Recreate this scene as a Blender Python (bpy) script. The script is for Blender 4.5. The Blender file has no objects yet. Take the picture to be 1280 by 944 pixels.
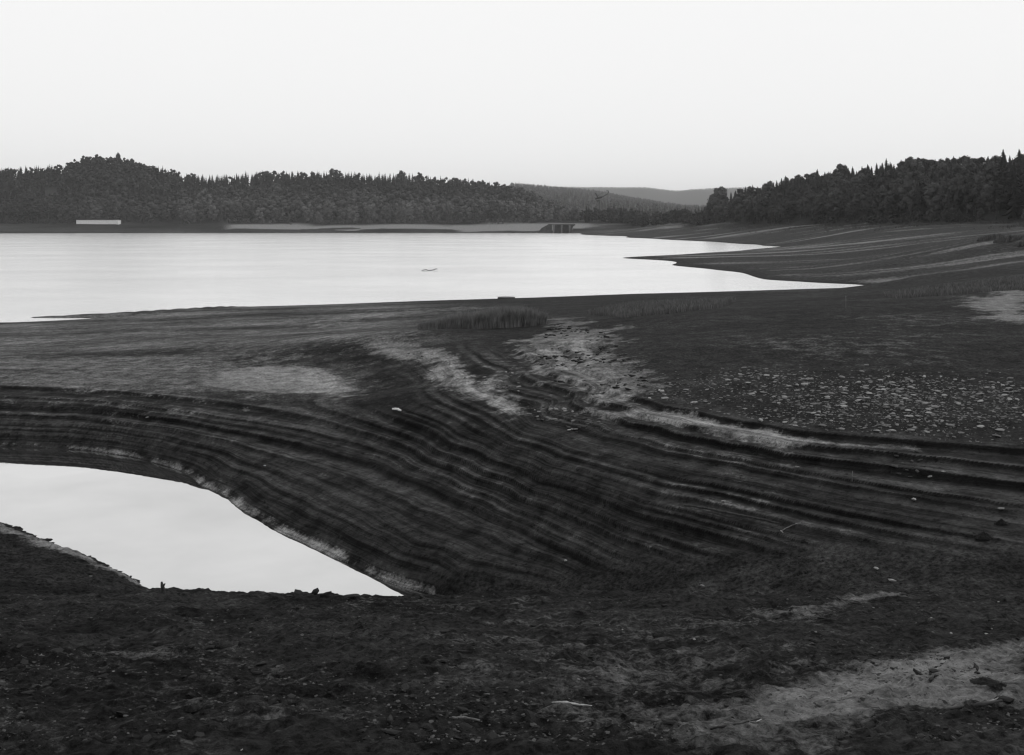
import bpy, math, random
import numpy as np

# ------------------------------------------------------------------ camera, sky, sun, exposure
R = math.radians
FPX, PY0, HC = 1300.0, 276.0, 12.7          # focal length in photo pixels, horizon row, eye height over the lake
scene = bpy.context.scene
C = scene.collection
cam_d = bpy.data.cameras.new('camera')
cam = bpy.data.objects.new('camera', cam_d)
C.objects.link(cam)
cam.location = (0, 0, HC)
cam.rotation_euler = (R(90), 0, 0)
cam_d.sensor_width = 36.0
cam_d.lens = FPX / 1280.0 * 36.0
cam_d.shift_y = -(472.0 - PY0) / 1280.0     # falling front of a view camera
cam_d.clip_start = 0.1
cam_d.clip_end = 40000.0
scene.camera = cam

SUN_EL, SUN_AZ = R(38), R(52)
world = bpy.data.worlds.new('World')
scene.world = world
world.use_nodes = True
wn, wl = world.node_tree.nodes, world.node_tree.links
wn.clear()
sky = wn.new('ShaderNodeTexSky')
sky.sky_type = 'NISHITA'
sky.sun_disc = False
sky.sun_elevation = SUN_EL
sky.sun_rotation = SUN_AZ
sky.air_density = 1.0
sky.dust_density = 1.5
sky.ozone_density = 1.0
bw = wn.new('ShaderNodeRGBToBW')
gain = wn.new('ShaderNodeMath'); gain.operation = 'MULTIPLY'; gain.inputs[1].default_value = 3.0
cap = wn.new('ShaderNodeMath'); cap.operation = 'MINIMUM'; cap.inputs[1].default_value = 9.7
bg = wn.new('ShaderNodeBackground')
bg.inputs['Strength'].default_value = 0.1
wo = wn.new('ShaderNodeOutputWorld')
wl.new(sky.outputs[0], bw.inputs[0])
wl.new(bw.outputs[0], gain.inputs[0])
wl.new(gain.outputs[0], cap.inputs[0])
wl.new(cap.outputs[0], bg.inputs['Color'])
wl.new(bg.outputs[0], wo.inputs[0])

sun_d = bpy.data.lights.new('sun', 'SUN')
sun_d.energy = 0.7
sun_d.angle = R(14)
sun_d.color = (1, 1, 1)
sun = bpy.data.objects.new('sun', sun_d)
C.objects.link(sun)
sun.location = (0, 0, 300)
sun.rotation_euler = (R(90) - SUN_EL, 0, -SUN_AZ + math.pi)   # the lamp shines from azimuth SUN_AZ (clockwise from +Y)

scene.view_settings.view_transform = 'Standard'
scene.view_settings.look = 'None'
scene.view_settings.exposure = 0.0
scene.view_settings.gamma = 1.0
scene.view_settings.use_curve_mapping = False
scene.render.engine = 'CYCLES'
scene.cycles.use_denoising = True
scene.cycles.use_adaptive_sampling = False
scene.cycles.max_bounces = 6
scene.cycles.diffuse_bounces = 3
scene.cycles.glossy_bounces = 3
scene.cycles.volume_bounces = 1
scene.cycles.filter_width = 1.3

# ------------------------------------------------------------------ helpers
rng = np.random.default_rng(7)
random.seed(7)

def hash2(ix, iy, seed):
    h = (ix.astype(np.int64) * 374761393 + iy.astype(np.int64) * 668265263 + seed * 974634777) & 0xFFFFFFFF
    h = ((h ^ (h >> 13)) * 1274126177) & 0xFFFFFFFF
    h = h ^ (h >> 16)
    return (h & 0xFFFF) / 65535.0

def vnoise(x, y, seed=0):
    xi, yi = np.floor(x), np.floor(y)
    fx, fy = x - xi, y - yi
    ux, uy = fx * fx * fx * (fx * (fx * 6 - 15) + 10), fy * fy * fy * (fy * (fy * 6 - 15) + 10)
    a, b = hash2(xi, yi, seed), hash2(xi + 1, yi, seed)
    c, d = hash2(xi, yi + 1, seed), hash2(xi + 1, yi + 1, seed)
    return ((a + (b - a) * ux) * (1 - uy) + (c + (d - c) * ux) * uy) * 2 - 1

def fbm(x, y, octv=4, seed=0, gain=0.5):
    s, amp, tot = 0.0, 1.0, 0.0
    for i in range(octv):
        ca, sa = math.cos(0.6 * i), math.sin(0.6 * i)
        k = 2.03 ** i
        s = s + amp * vnoise((x * ca - y * sa) * k + 17.3 * i, (x * sa + y * ca) * k - 9.1 * i, seed + i * 31)
        tot += amp
        amp *= gain
    return s / tot

def sstep(a, b, x):
    t = np.clip((x - a) / (b - a), 0, 1)
    return t * t * (3 - 2 * t)

def mesh_np(name, verts, faces, smooth=False, attrs=None, mats=None, mat_idx=None):
    """faces: array (n,k) with one k, or list of such arrays"""
    if not isinstance(faces, list):
        faces = [faces]
    faces = [np.asarray(f, dtype=np.int32) for f in faces if len(f)]
    me = bpy.data.meshes.new(name)
    verts = np.asarray(verts, dtype=np.float32)
    nl = sum(f.size for f in faces)
    nf = sum(len(f) for f in faces)
    me.vertices.add(len(verts))
    me.vertices.foreach_set('co', verts.ravel())
    me.loops.add(nl)
    me.loops.foreach_set('vertex_index', np.concatenate([f.ravel() for f in faces]))
    me.polygons.add(nf)
    tot = np.concatenate([np.full(len(f), f.shape[1], np.int32) for f in faces])
    st = np.concatenate([[0], np.cumsum(tot)[:-1]]).astype(np.int32)
    me.polygons.foreach_set('loop_start', st)
    try:
        me.polygons.foreach_set('loop_total', tot)
    except Exception:
        pass
    if mats:
        for m in mats:
            me.materials.append(m)
    if mat_idx is not None:
        me.polygons.foreach_set('material_index', np.asarray(mat_idx, np.int32))
    me.update(calc_edges=True)
    me.polygons.foreach_set('use_smooth', np.full(nf, smooth, bool))
    if attrs:
        for k, v in attrs.items():
            a = me.attributes.new(k, 'FLOAT', 'POINT')
            a.data.foreach_set('value', np.asarray(v, np.float32).ravel())
    me.validate()
    return me

def link(name, me, parent=None, loc=None, rot=None, scale=None):
    o = bpy.data.objects.new(name, me)
    C.objects.link(o)
    if parent is not None:
        o.parent = parent
    if loc is not None:
        o.location = loc
    if rot is not None:
        o.rotation_euler = rot
    if scale is not None:
        o.scale = (scale,) * 3 if isinstance(scale, (int, float)) else scale
    return o

def tag(o, label=None, cat=None, group=None, kind=None):
    if label: o['label'] = label
    if cat: o['category'] = cat
    if group: o['group'] = group
    if kind: o['kind'] = kind
    return o

# ------------------------------------------------------------------ materials (a grey world: the plate is black and white)
def g(v):
    return (v, v, v, 1)

def mat_simple(name, v, rough=0.85, var=0.35, scale=6.0, spec=0.25, bump=0.0, rand=0.0, tone=False):
    m = bpy.data.materials.new(name)
    m.use_nodes = True
    nt = m.node_tree
    n, l = nt.nodes, nt.links
    b = n['Principled BSDF']
    b.inputs['Roughness'].default_value = rough
    b.inputs['Specular IOR Level'].default_value = spec
    tc = n.new('ShaderNodeTexCoord')
    no = n.new('ShaderNodeTexNoise')
    no.inputs['Scale'].default_value = scale
    no.inputs['Detail'].default_value = 6
    l.new(tc.outputs['Object'], no.inputs['Vector'])
    mr = n.new('ShaderNodeMapRange')
    mr.inputs['From Min'].default_value = 0.3
    mr.inputs['From Max'].default_value = 0.7
    mr.inputs['To Min'].default_value = v * (1 - var)
    mr.inputs['To Max'].default_value = v * (1 + var)
    l.new(no.outputs[0], mr.inputs['Value'])
    val = mr.outputs[0]
    if rand:
        oi = n.new('ShaderNodeObjectInfo')
        mm = n.new('ShaderNodeMapRange')
        mm.inputs['To Min'].default_value = 1 - rand
        mm.inputs['To Max'].default_value = 1 + rand
        l.new(oi.outputs['Random'], mm.inputs['Value'])
        mu = n.new('ShaderNodeMath'); mu.operation = 'MULTIPLY'
        l.new(val, mu.inputs[0]); l.new(mm.outputs[0], mu.inputs[1])
        mv = n.new('ShaderNodeMath'); mv.operation = 'MULTIPLY'
        l.new(mu.outputs[0], mv.inputs[0]); l.new(oi.outputs['Color'], mv.inputs[1])
        val = mv.outputs[0]
    if tone:
        at = n.new('ShaderNodeAttribute'); at.attribute_name = 'tone'
        mu = n.new('ShaderNodeMath'); mu.operation = 'MULTIPLY'
        l.new(val, mu.inputs[0]); l.new(at.outputs['Fac'], mu.inputs[1])
        val = mu.outputs[0]
    l.new(val, b.inputs['Base Color'])
    if bump:
        bp = n.new('ShaderNodeBump')
        bp.inputs['Strength'].default_value = bump
        bp.inputs['Distance'].default_value = 0.02
        l.new(no.outputs[0], bp.inputs['Height'])
        l.new(bp.outputs[0], b.inputs['Normal'])
    return m

M_LEAF = mat_simple('broadleaf_foliage', 0.055, 0.8, 0.25, 0.35, 0.2, rand=0.5, tone=True)
M_CONI = mat_simple('conifer_foliage', 0.034, 0.85, 0.25, 0.35, 0.15, rand=0.25, tone=True)
M_BARK = mat_simple('bark', 0.10, 0.9, 0.4, 2.0)
def stand_tone(px, t, wd):
    """stands of lighter and darker trees"""
    if wd == 'right': return 1.0
    if wd == 'grove': return .62
    low = float(np.interp(t, [0, 90, 150, 230], [1, .9, .35, 0]))
    lo = float(np.interp(px, [0, 70, 100, 190, 240, 600, 720], [.55, .6, 1.1, 1.2, 1.75, 1.7, 1.7]))
    hi = float(np.interp(px, [0, 80, 180, 260, 600, 720], [.55, .6, .7, .75, .9, 1.5]))
    return hi + (lo - hi) * low

M_REED = mat_simple('reed_blades', 0.2, 0.8, 0.35, 1.5, tone=True)
M_GRASS = mat_simple('short_grass', 0.14, 0.85, 0.35, 1.5, tone=True)
M_STONE = mat_simple('pale_stone', 0.27, 0.85, 0.3, 8.0, bump=0.4, rand=0.45)
M_DARKSTONE = mat_simple('dark_stone', 0.05, 0.85, 0.4, 8.0, bump=0.4, rand=0.4)
M_CLOD = mat_simple('mud_clod', 0.02, 0.9, 0.4, 9.0, bump=0.6, rand=0.3)
M_DRY = mat_simple('dry_crumb', 0.085, 0.9, 0.4, 9.0)
M_PEAT = mat_simple('peat', 0.014, 0.95, 0.5, 14.0, bump=0.6)
M_WOOD = mat_simple('bleached_wood', 0.38, 0.75, 0.45, 12.0, bump=0.5)
M_GREYWOOD = mat_simple('grey_wood', 0.16, 0.8, 0.5, 12.0, bump=0.5)
M_DARKWOOD = mat_simple('wet_wood', 0.05, 0.8, 0.5, 12.0, bump=0.5)
M_WHITE = mat_simple('whitewash', 0.88, 0.8, 0.08, 0.8)
M_CONC = mat_simple('weathered_concrete', 0.22, 0.85, 0.35, 0.5)
M_PIER = mat_simple('pier_concrete', 0.13, 0.85, 0.35, 0.5)
M_SHADEDCONC = mat_simple('shaded_concrete', 0.05, 0.85, 0.35, 0.4)  # near-black concrete with shade put into its base colour
M_ROOF = mat_simple('roof_felt', 0.16, 0.85, 0.2, 0.8)
M_STEEL = mat_simple('painted_steel', 0.03, 0.6, 0.2, 2.0)
M_TURF = mat_simple('turf', 0.06, 0.9, 0.35, 1.0)

def ground_material():
    m = bpy.data.materials.new('lake_bed')
    m.use_nodes = True
    nt = m.node_tree
    n, l = nt.nodes, nt.links
    b = n['Principled BSDF']
    b.inputs['Specular IOR Level'].default_value = 0.05
    geo = n.new('ShaderNodeNewGeometry')
    def noise(scale, detail, rough=0.6, vec=None):
        t = n.new('ShaderNodeTexNoise')
        t.inputs['Scale'].default_value = scale
        t.inputs['Detail'].default_value = detail
        t.inputs['Roughness'].default_value = rough
        l.new(vec if vec else geo.outputs['Position'], t.inputs['Vector'])
        return t.outputs[0]
    def attr(nm):
        a = n.new('ShaderNodeAttribute'); a.attribute_name = nm
        return a.outputs['Fac']
    def math_(op, a, c=None):
        t = n.new('ShaderNodeMath'); t.operation = op
        for i, v in enumerate((a, c)):
            if v is None: continue
            if isinstance(v, (int, float)): t.inputs[i].default_value = v
            else: l.new(v, t.inputs[i])
        return t.outputs[0]
    def rmap(v, a, c, d, e):
        t = n.new('ShaderNodeMapRange')
        l.new(v, t.inputs['Value'])
        for k, x in zip(('From Min', 'From Max', 'To Min', 'To Max'), (a, c, d, e)):
            t.inputs[k].default_value = x
        return t.outputs[0]
    fine = noise(7.0, 9, 0.75)
    mid = noise(1.1, 9, 0.68)
    big = noise(0.12, 5, 0.6)
    speck = noise(11.0, 4, 0.6)
    sand = attr('sand')
    veg = attr('veg')
    # strand lines: thin laminae that follow the level the water stood at
    lw = n.new('ShaderNodeCombineXYZ')
    l.new(math_('MULTIPLY', attr('level'), 1.0), lw.inputs['Z'])
    sep = n.new('ShaderNodeSeparateXYZ'); l.new(geo.outputs['Position'], sep.inputs[0])
    l.new(math_('MULTIPLY', sep.outputs['X'], 0.012), lw.inputs['X'])
    l.new(math_('MULTIPLY', sep.outputs['Y'], 0.012), lw.inputs['Y'])
    lam = noise(9.0, 5, 0.7, lw.outputs[0])
    lam = math_('ADD', lam, math_('MULTIPLY', math_('SUBTRACT', mid, 0.5), 0.12))
    lamc = rmap(lam, 0.40, 0.58, -0.5, 0.6)
    lamf = math_('ADD', 1.0, math_('MULTIPLY', lamc, attr('shelf')))
    fx = n.new('ShaderNodeMix'); fx.data_type = 'FLOAT'
    l.new(math_('MULTIPLY', attr('shelf'), 0.65), fx.inputs['Factor'])
    l.new(rmap(fine, 0.40, 0.62, 0.35, 1.75), fx.inputs['A'])
    fx.inputs['B'].default_value = 1.0
    finec = fx.outputs[0]
    # mud albedo: wet dark clay, drier film in patches, fine grain painting in small shadows
    mud = math_('MULTIPLY', rmap(mid, 0.36, 0.66, 0.5, 1.6), finec)
    mud = math_('MULTIPLY', mud, rmap(big, 0.35, 0.65, 0.8, 1.2))
    pit_shade = rmap(noise(5.0, 6, 0.7), 0.36, 0.43, 0.3, 1.0)  # dark pits: shade of small hollows put into the colour
    mud = math_('MULTIPLY', mud, pit_shade)
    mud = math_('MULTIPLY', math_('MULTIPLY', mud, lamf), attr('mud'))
    snd = math_('MULTIPLY', rmap(fine, 0.35, 0.65, 0.7, 1.3), rmap(mid, 0.35, 0.65, 0.8, 1.2))
    snd = math_('MULTIPLY', math_('MULTIPLY', snd, lamf), 0.27)
    # the edge of the sand is ragged: noise thresholds the mask
    edge = math_('ADD', sand, math_('MULTIPLY', math_('SUBTRACT', fine, 0.5), 1.0))
    edge = math_('ADD', edge, math_('MULTIPLY', math_('SUBTRACT', mid, 0.5), 1.1))
    fac = rmap(edge, 0.22, 0.85, 0.0, 1.0)
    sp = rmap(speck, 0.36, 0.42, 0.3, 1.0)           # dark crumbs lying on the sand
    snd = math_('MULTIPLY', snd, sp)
    mx = n.new('ShaderNodeMix'); mx.data_type = 'FLOAT'
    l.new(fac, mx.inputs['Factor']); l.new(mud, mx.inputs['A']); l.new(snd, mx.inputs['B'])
    vg = math_('MULTIPLY', rmap(mid, 0.3, 0.7, 0.7, 1.3), 0.05)
    m2 = n.new('ShaderNodeMix'); m2.data_type = 'FLOAT'
    l.new(veg, m2.inputs['Factor']); l.new(mx.outputs[0], m2.inputs['A']); l.new(vg, m2.inputs['B'])
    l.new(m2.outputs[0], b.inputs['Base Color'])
    b.inputs['Roughness'].default_value = 0.9
    bp = n.new('ShaderNodeBump')
    bp.inputs['Strength'].default_value = 0.9
    bp.inputs['Distance'].default_value = 0.16
    h = math_('ADD', math_('MULTIPLY', fine, math_('SUBTRACT', 1.0, math_('MULTIPLY', attr('shelf'), 0.6))), math_('MULTIPLY', math_('MULTIPLY', lam, attr('shelf')), 1.0))
    l.new(h, bp.inputs['Height'])
    l.new(bp.outputs[0], b.inputs['Normal'])
    return m

def water_material(name, refl, rough, scale, bump, dist, body, stretch=1.0):
    m = bpy.data.materials.new(name)
    m.use_nodes = True
    nt = m.node_tree
    n, l = nt.nodes, nt.links
    for x in list(n):
        if x.type == 'BSDF_PRINCIPLED': n.remove(x)
    out = n['Material Output']
    gl = n.new('ShaderNodeBsdfGlossy')
    gl.inputs['Color'].default_value = g(1.0)
    gl.inputs['Roughness'].default_value = rough
    df = n.new('ShaderNodeBsdfDiffuse')
    df.inputs['Color'].default_value = g(body)
    mix = n.new('ShaderNodeMixShader')
    geo = n.new('ShaderNodeNewGeometry')
    mp = n.new('ShaderNodeMapping')
    mp.inputs['Scale'].default_value = (1, stretch, 1)
    l.new(geo.outputs['Position'], mp.inputs['Vector'])
    t = n.new('ShaderNodeTexNoise')
    t.inputs['Scale'].default_value = scale
    t.inputs['Detail'].default_value = 4
    l.new(mp.outputs[0], t.inputs['Vector'])
    t2 = n.new('ShaderNodeTexNoise')
    t2.inputs['Scale'].default_value = 0.02 if scale < 1 else 0.07
    t2.inputs['Detail'].default_value = 5
    l.new(mp.outputs[0], t2.inputs['Vector'])
    mr = n.new('ShaderNodeMapRange')
    mr.inputs['From Min'].default_value = 0.35
    mr.inputs['From Max'].default_value = 0.65
    mr.inputs['To Min'].default_value = refl - (0.05 if scale < 1 else .12)
    mr.inputs['To Max'].default_value = refl + (0.03 if scale < 1 else .08)
    l.new(t2.outputs[0], mr.inputs['Value'])
    l.new(mr.outputs[0], mix.inputs[0])
    if bump:
        bp = n.new('ShaderNodeBump')
        bp.inputs['Strength'].default_value = bump
        bp.inputs['Distance'].default_value = dist
        l.new(t.outputs[0], bp.inputs['Height'])
        l.new(bp.outputs[0], gl.inputs['Normal'])
    l.new(df.outputs[0], mix.inputs[1])
    l.new(gl.outputs[0], mix.inputs[2])
    l.new(mix.outputs[0], out.inputs['Surface'])
    return m

M_GROUND = ground_material()
M_LAKE = water_material('lake_water', 0.95, 0.22, 0.6, 0.25, 0.25, 0.05, 1.6)
M_POOL = water_material('pool_water', 0.68, 0.02, 1.2, 0.02, 0.05, 0.04)

# ------------------------------------------------------------------ the terrain: survey points -> smooth surface -> terraces -> detail
POOL_Z = 0.3
def at(px, py, z):
    """a surveyed point of height z, seen at photo pixel (px, py), in metres"""
    Y = FPX * (HC - z) / (py - PY0)
    return ((px - 640.0) / FPX * Y, Y, z)

ctrl = []
def line(z, pts):
    pts = np.array(pts, float)
    d = np.concatenate([[0], np.cumsum(np.hypot(np.diff(pts[:, 0]), np.diff(pts[:, 1])))])
    n = max(len(pts), int(d[-1] / 60) + 1)
    t = np.linspace(0, d[-1], n)
    for x, y in zip(np.interp(t, d, pts[:, 0]), np.interp(t, d, pts[:, 1])):
        ctrl.append(at(x, y, z))
def pts(*a):
    for px, py, z in a:
        ctrl.append(at(px, py, z))
def wpts(*a):
    for px, Y, z in a:
        ctrl.append(((px - 640.0) / FPX * Y, Y, z))

# shore of the pool and the contours of the terraced bank above it
line(POOL_Z, [(-260, 548), (-100, 554), (0, 558), (100, 562), (180, 573), (235, 590), (262, 607), (292, 633), (340, 662), (395, 688), (440, 708), (485, 728), (520, 740), (545, 746)])
line(1.0, [(-260, 530), (0, 539), (100, 543), (200, 556), (280, 586), (340, 614), (420, 655), (500, 694), (580, 726), (680, 746)])
line(1.7, [(-260, 508), (0, 516), (120, 521), (220, 535), (320, 557), (400, 580), (500, 618), (640, 674), (740, 722), (785, 742)])
line(2.4, [(-260, 484), (0, 490), (100, 494), (200, 503), (320, 519), (420, 536), (500, 563), (640, 622), (760, 675), (900, 733)])
line(3.1, [(440, 500), (510, 530), (570, 560), (640, 588), (700, 610), (760, 626), (800, 644), (900, 668), (1000, 700), (1100, 728)])
line(3.8, [(490, 440), (520, 461), (532, 482), (560, 503), (600, 525), (640, 547), (700, 568), (800, 596), (900, 615), (1000, 638), (1100, 659), (1280, 694), (1500, 715)])
line(4.5, [(530, 416), (575, 427), (605, 440), (640, 460), (685, 495), (740, 526), (850, 556), (990, 582), (1130, 605), (1280, 625), (1500, 640)])
line(5.0, [(680, 462), (710, 484), (760, 509), (850, 530), (990, 554), (1140, 567), (1280, 582), (1500, 592)])
line(5.25, [(760, 488), (850, 510), (990, 536), (1140, 550), (1280, 560), (1500, 566)])
# flats above
pts((850, 480, 5.6), (850, 430, 5.9), (850, 395, 5.7), (1000, 500, 5.6), (1000, 450, 6.0), (1000, 400, 6.1), (1000, 378, 5.4),
    (1140, 500, 5.7), (1140, 450, 6.2), (1140, 400, 6.4), (1140, 372, 6.0), (1280, 500, 5.8), (1280, 450, 6.2), (1280, 400, 6.6), (1280, 365, 6.6), (1280, 348, 6.2),
    (1500, 500, 5.9), (1500, 450, 6.4), (1500, 400, 6.8), (1500, 360, 6.8),
    (760, 440, 5.3), (760, 400, 5.0), (700, 420, 4.9), (640, 412, 4.4), (640, 400, 3.9), (640, 388, 2.8), (760, 386, 3.8), (850, 380, 3.8), (850, 373, 2.0),
    (1000, 371, 3.2), (1085, 369, 3.4), (1085, 363, 1.6), (1040, 365, 1.8), (1140, 363, 4.0),
    (0, 450, 2.3), (0, 425, 1.4), (-260, 450, 2.2), (-260, 428, 1.3), (120, 450, 2.4), (200, 450, 2.6), (200, 410, 1.6), (320, 450, 2.8), (320, 405, 1.8),
    (420, 460, 3.0), (420, 410, 2.4), (520, 432, 4.05), (520, 395, 2.5), (500, 485, 3.2), (450, 480, 2.95), (565, 462, 4.1))
# the near slope the camera stands over: falls away and drops to the pool and the gully
for px in (-260, -60, 100, 250, 400, 560, 720, 880, 1040, 1200, 1360, 1540):
    lift = np.interp(px, [0, 1280], [0.0, 0.15])
    for Y in (2.0, 5.0, 9.0, 13.0, 17.0, 21.0, 24.3):
        wpts((px, Y, 10.16 - 0.26 * Y + lift))
for px in (-260, -100, 0):
    wpts((px, 28, 2.75), (px, 32, 1.75), (px, 36, 0.95), (px, 39.5, 0.6))
wpts((90, 27.5, 2.85), (90, 31.5, 1.75), (90, 35, 0.95), (90, 37.4, .55), (165, 27.5, 2.85), (165, 31, 1.62), (165, 34, .75), (165, 35.4, .42))
for px in (260, 340, 430, 510):
    wpts((px, 27.5, 2.85 if px < 400 else 2.66), (px, 30.5, 1.45), (px, 33.5, -0.05))
wpts((560, 27.5, 2.62))
for px, Y, z in ((600, 33.2, .7), (700, 31.7, 1.3), (800, 30.3, 1.8), (900, 28.9, 2.3), (1000, 27.8, 2.7), (1100, 26.9, 3.0), (1280, 25.8, 3.4), (1500, 25.5, 3.5)):
    wpts((px, Y, z))
wpts((600, 29, 2.2), (700, 28.5, 2.4), (800, 27.5, 2.75))
line(POOL_Z, [(-260, 600), (-100, 625), (0, 656), (60, 676), (120, 700), (165, 722)])
# pool bed
wpts((-100, 49, -0.8), (0, 49, -0.9), (60, 46, -0.8), (120, 46, -0.9), (200, 44, -0.8), (300, 38.5, -0.7), (380, 36.5, -0.6), (200, 38, -0.6), (-260, 52, -0.6))
# lake shores
line(0.0, [(-260, 418), (0, 403), (60, 400), (130, 393), (250, 385), (400, 381), (520, 376.5), (640, 374), (700, 372), (800, 368), (900, 364.5), (1000, 361.5), (1085, 358.5)])
line(0.0, [(1085, 357.5), (960, 350), (930, 343), (880, 335), (800, 328), (778, 323)])
line(0.0, [(778, 322.4), (830, 319.5), (900, 315), (1000, 310)])
line(0.0, [(1000, 309.4), (950, 306), (900, 303), (840, 300), (790, 297), (740, 293.4), (715, 291.6)])
line(0.0, [(715, 291.4), (600, 291.2), (300, 291.2), (0, 291.8), (-260, 292)])
for px in (-260, -100, 100, 300, 500, 640, 700):
    for Y in (190, 240, 320, 450, 650, 880):
        wpts((px, Y, -2.5))
wpts((740, 240, -1.6), (740, 330, -1.5), (740, 420, -2), (740, 560, -2), (740, 750, -1.5), (800, 430, -1.2), (800, 560, -1.2), (870, 480, -1.0), (830, 260, -0.8), (900, 228, -0.6))
pts((1065, 358.4, -.25), (1030, 358, -.35), (985, 356, -.4), (985, 309.8, -.3), (960, 309, -.4), (925, 308.5, -.5))
# right-hand mud flats up to the foot of the forest
pts((900, 328, .5), (1000, 335, .8), (1000, 322, 1.1), (1085, 345, 1.2), (1085, 320, 2.0), (1085, 305, 4.4), (1085, 290, 7.8),
    (1150, 345, 3.6), (1150, 330, 3.0), (1150, 310, 4.5), (1150, 298, 6.5), (1150, 288, 8.8),
    (1280, 332, 4.5), (1280, 310, 6.6), (1280, 300, 8.2), (1280, 290, 9.9),
    (900, 298, 1.6), (900, 290, 4.8), (1000, 304, 1.8), (1000, 296, 4.0), (1000, 287, 7.3), (800, 294, .9))
wpts((1500, 140, 6.4), (1500, 190, 6.8), (1500, 260, 10.0), (1500, 380, 12.0))
BANK_PX = [-400, -260, 0, 280, 640, 720, 780, 850, 870, 900, 1000, 1140, 1280, 1540]
BANK_Y = [1160, 1160, 1155, 1150, 1150, 1150, 1130, 980, 860, 830, 700, 545, 450, 390]
for px in (-260, -100, 100, 300, 500, 640, 720, 780, 850, 900, 1000, 1070, 1140, 1210, 1280, 1540):
    Y = np.interp(px, BANK_PX, BANK_Y)
    z = HC - 2.8 * Y / FPX
    wpts((px, Y, z), (px, Y * 1.12, z + .4), (px, Y * 1.6, z + 1))
    if px < 800:
        wpts((px, 1118, 6.0))
ctrl = np.array(ctrl)

def tps_fit(u, v, z, lam=2e-4):
    n = len(u)
    d2 = (u[:, None] - u[None]) ** 2 + (v[:, None] - v[None]) ** 2
    K = 0.5 * d2 * np.log(d2 + 1e-12)
    A = np.zeros((n + 3, n + 3))
    A[:n, :n] = K + lam * np.eye(n)
    P = np.stack([np.ones(n), u, v], 1)
    A[:n, n:] = P
    A[n:, :n] = P.T
    return np.linalg.solve(A, np.concatenate([z, np.zeros(3)]))

cu, cv = ctrl[:, 0] / ctrl[:, 1], np.log(ctrl[:, 1])
TW = tps_fit(cu, cv, ctrl[:, 2])

# tessellation: rows closer together where the terraces are
def geo_rows(a, b, r):
    n = max(2, int(math.log(b / a) / r))
    return a * (b / a) ** (np.arange(n) / n)
YR = np.concatenate([geo_rows(2.0, 8, 0.02), geo_rows(8, 27, 0.0066), geo_rows(27, 64, 0.0021), geo_rows(64, 200, 0.009),
                     geo_rows(200, 700, 0.011), geo_rows(700, 1050, .02), geo_rows(1050, 1180, .004), geo_rows(1180, 11000, 0.025), [11000.0]])
NX, SO = 960, 15.0
_a = np.linspace(-1, 1, NX)
SC = .60 * _a + .30 * _a ** 7
NY = len(YR)
YY = np.repeat(YR[:, None], NX, 1)
XX = SC[None, :] * (YY + SO)

# evaluate the spline on a coarse lattice in (X/Y, ln Y) and interpolate
GU = np.linspace(-6.2, 6.2, 10)
gu = np.concatenate([np.linspace(-0.95, 0.95, 260)])
gv = np.linspace(math.log(1.9), math.log(1400.0), 300)
def tps_eval(u, v):
    out = np.zeros(len(u))
    for i in range(0, len(u), 20000):
        a, b = u[i:i + 20000], v[i:i + 20000]
        d2 = (a[:, None] - cu[None]) ** 2 + (b[:, None] - cv[None]) ** 2
        out[i:i + 20000] = (0.5 * d2 * np.log(d2 + 1e-12)) @ TW[:-3] + TW[-3] + TW[-2] * a + TW[-1] * b
    return out
gU, gV = np.meshgrid(gu, gv)
GZ = tps_eval(gU.ravel(), gV.ravel()).reshape(gU.shape)

def cubic_w(t):
    return (-0.5 * t + t * t - 0.5 * t ** 3, 1 - 2.5 * t * t + 1.5 * t ** 3, 0.5 * t + 2 * t * t - 1.5 * t ** 3, -0.5 * t * t + 0.5 * t ** 3)
def smooth_z(X, Y):
    u = np.clip(X / Y, gu[0], gu[-1])
    v = np.clip(np.log(np.maximum(Y, 0.1)), gv[0], gv[-1])
    a = (u - gu[0]) / (gu[1] - gu[0]); b = (v - gv[0]) / (gv[1] - gv[0])
    i = np.clip(np.floor(a).astype(int), 1, len(gu) - 3); j = np.clip(np.floor(b).astype(int), 1, len(gv) - 3)
    wa, wb = cubic_w(a - i), cubic_w(b - j)
    s = 0
    for p in range(4):
        for q in range(4):
            s = s + wb[p] * wa[q] * GZ[j - 1 + p, i - 1 + q]
    return s

LEFT_PX = [-420, -200, 0, 50, 85, 105, 130, 160, 200, 230, 270, 300, 350, 420, 480, 520, 560, 600, 640, 665, 690, 720, 760]
LEFT_PY = [214, 212, 209, 208, 204, 196, 195, 199, 209, 218, 222, 219, 214, 216, 219, 219, 222, 227, 233, 241, 253, 268, 276]
RA_PX = [-500, 300, 500, 600, 647, 694, 752, 787, 834, 858, 900, 1000, 1800]
RA_PY = [232, 230, 228, 228, 229, 233, 239, 246, 254, 257, 258, 256, 250]
RB_PX = [-500, 400, 650, 712, 764, 806, 846, 862, 888, 936, 1000, 1200, 1800]
RB_PY = [238, 236, 235, 234.5, 235, 235, 239.5, 238, 236.5, 235.5, 238, 240, 242]
RT_PX = [840, 862, 885, 920, 960, 1000, 1040, 1100, 1160, 1220, 1280, 1400, 1700]
RT_PY = [279, 272, 258, 243, 236, 226, 219, 210, 206, 207, 203, 205, 210]

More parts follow.
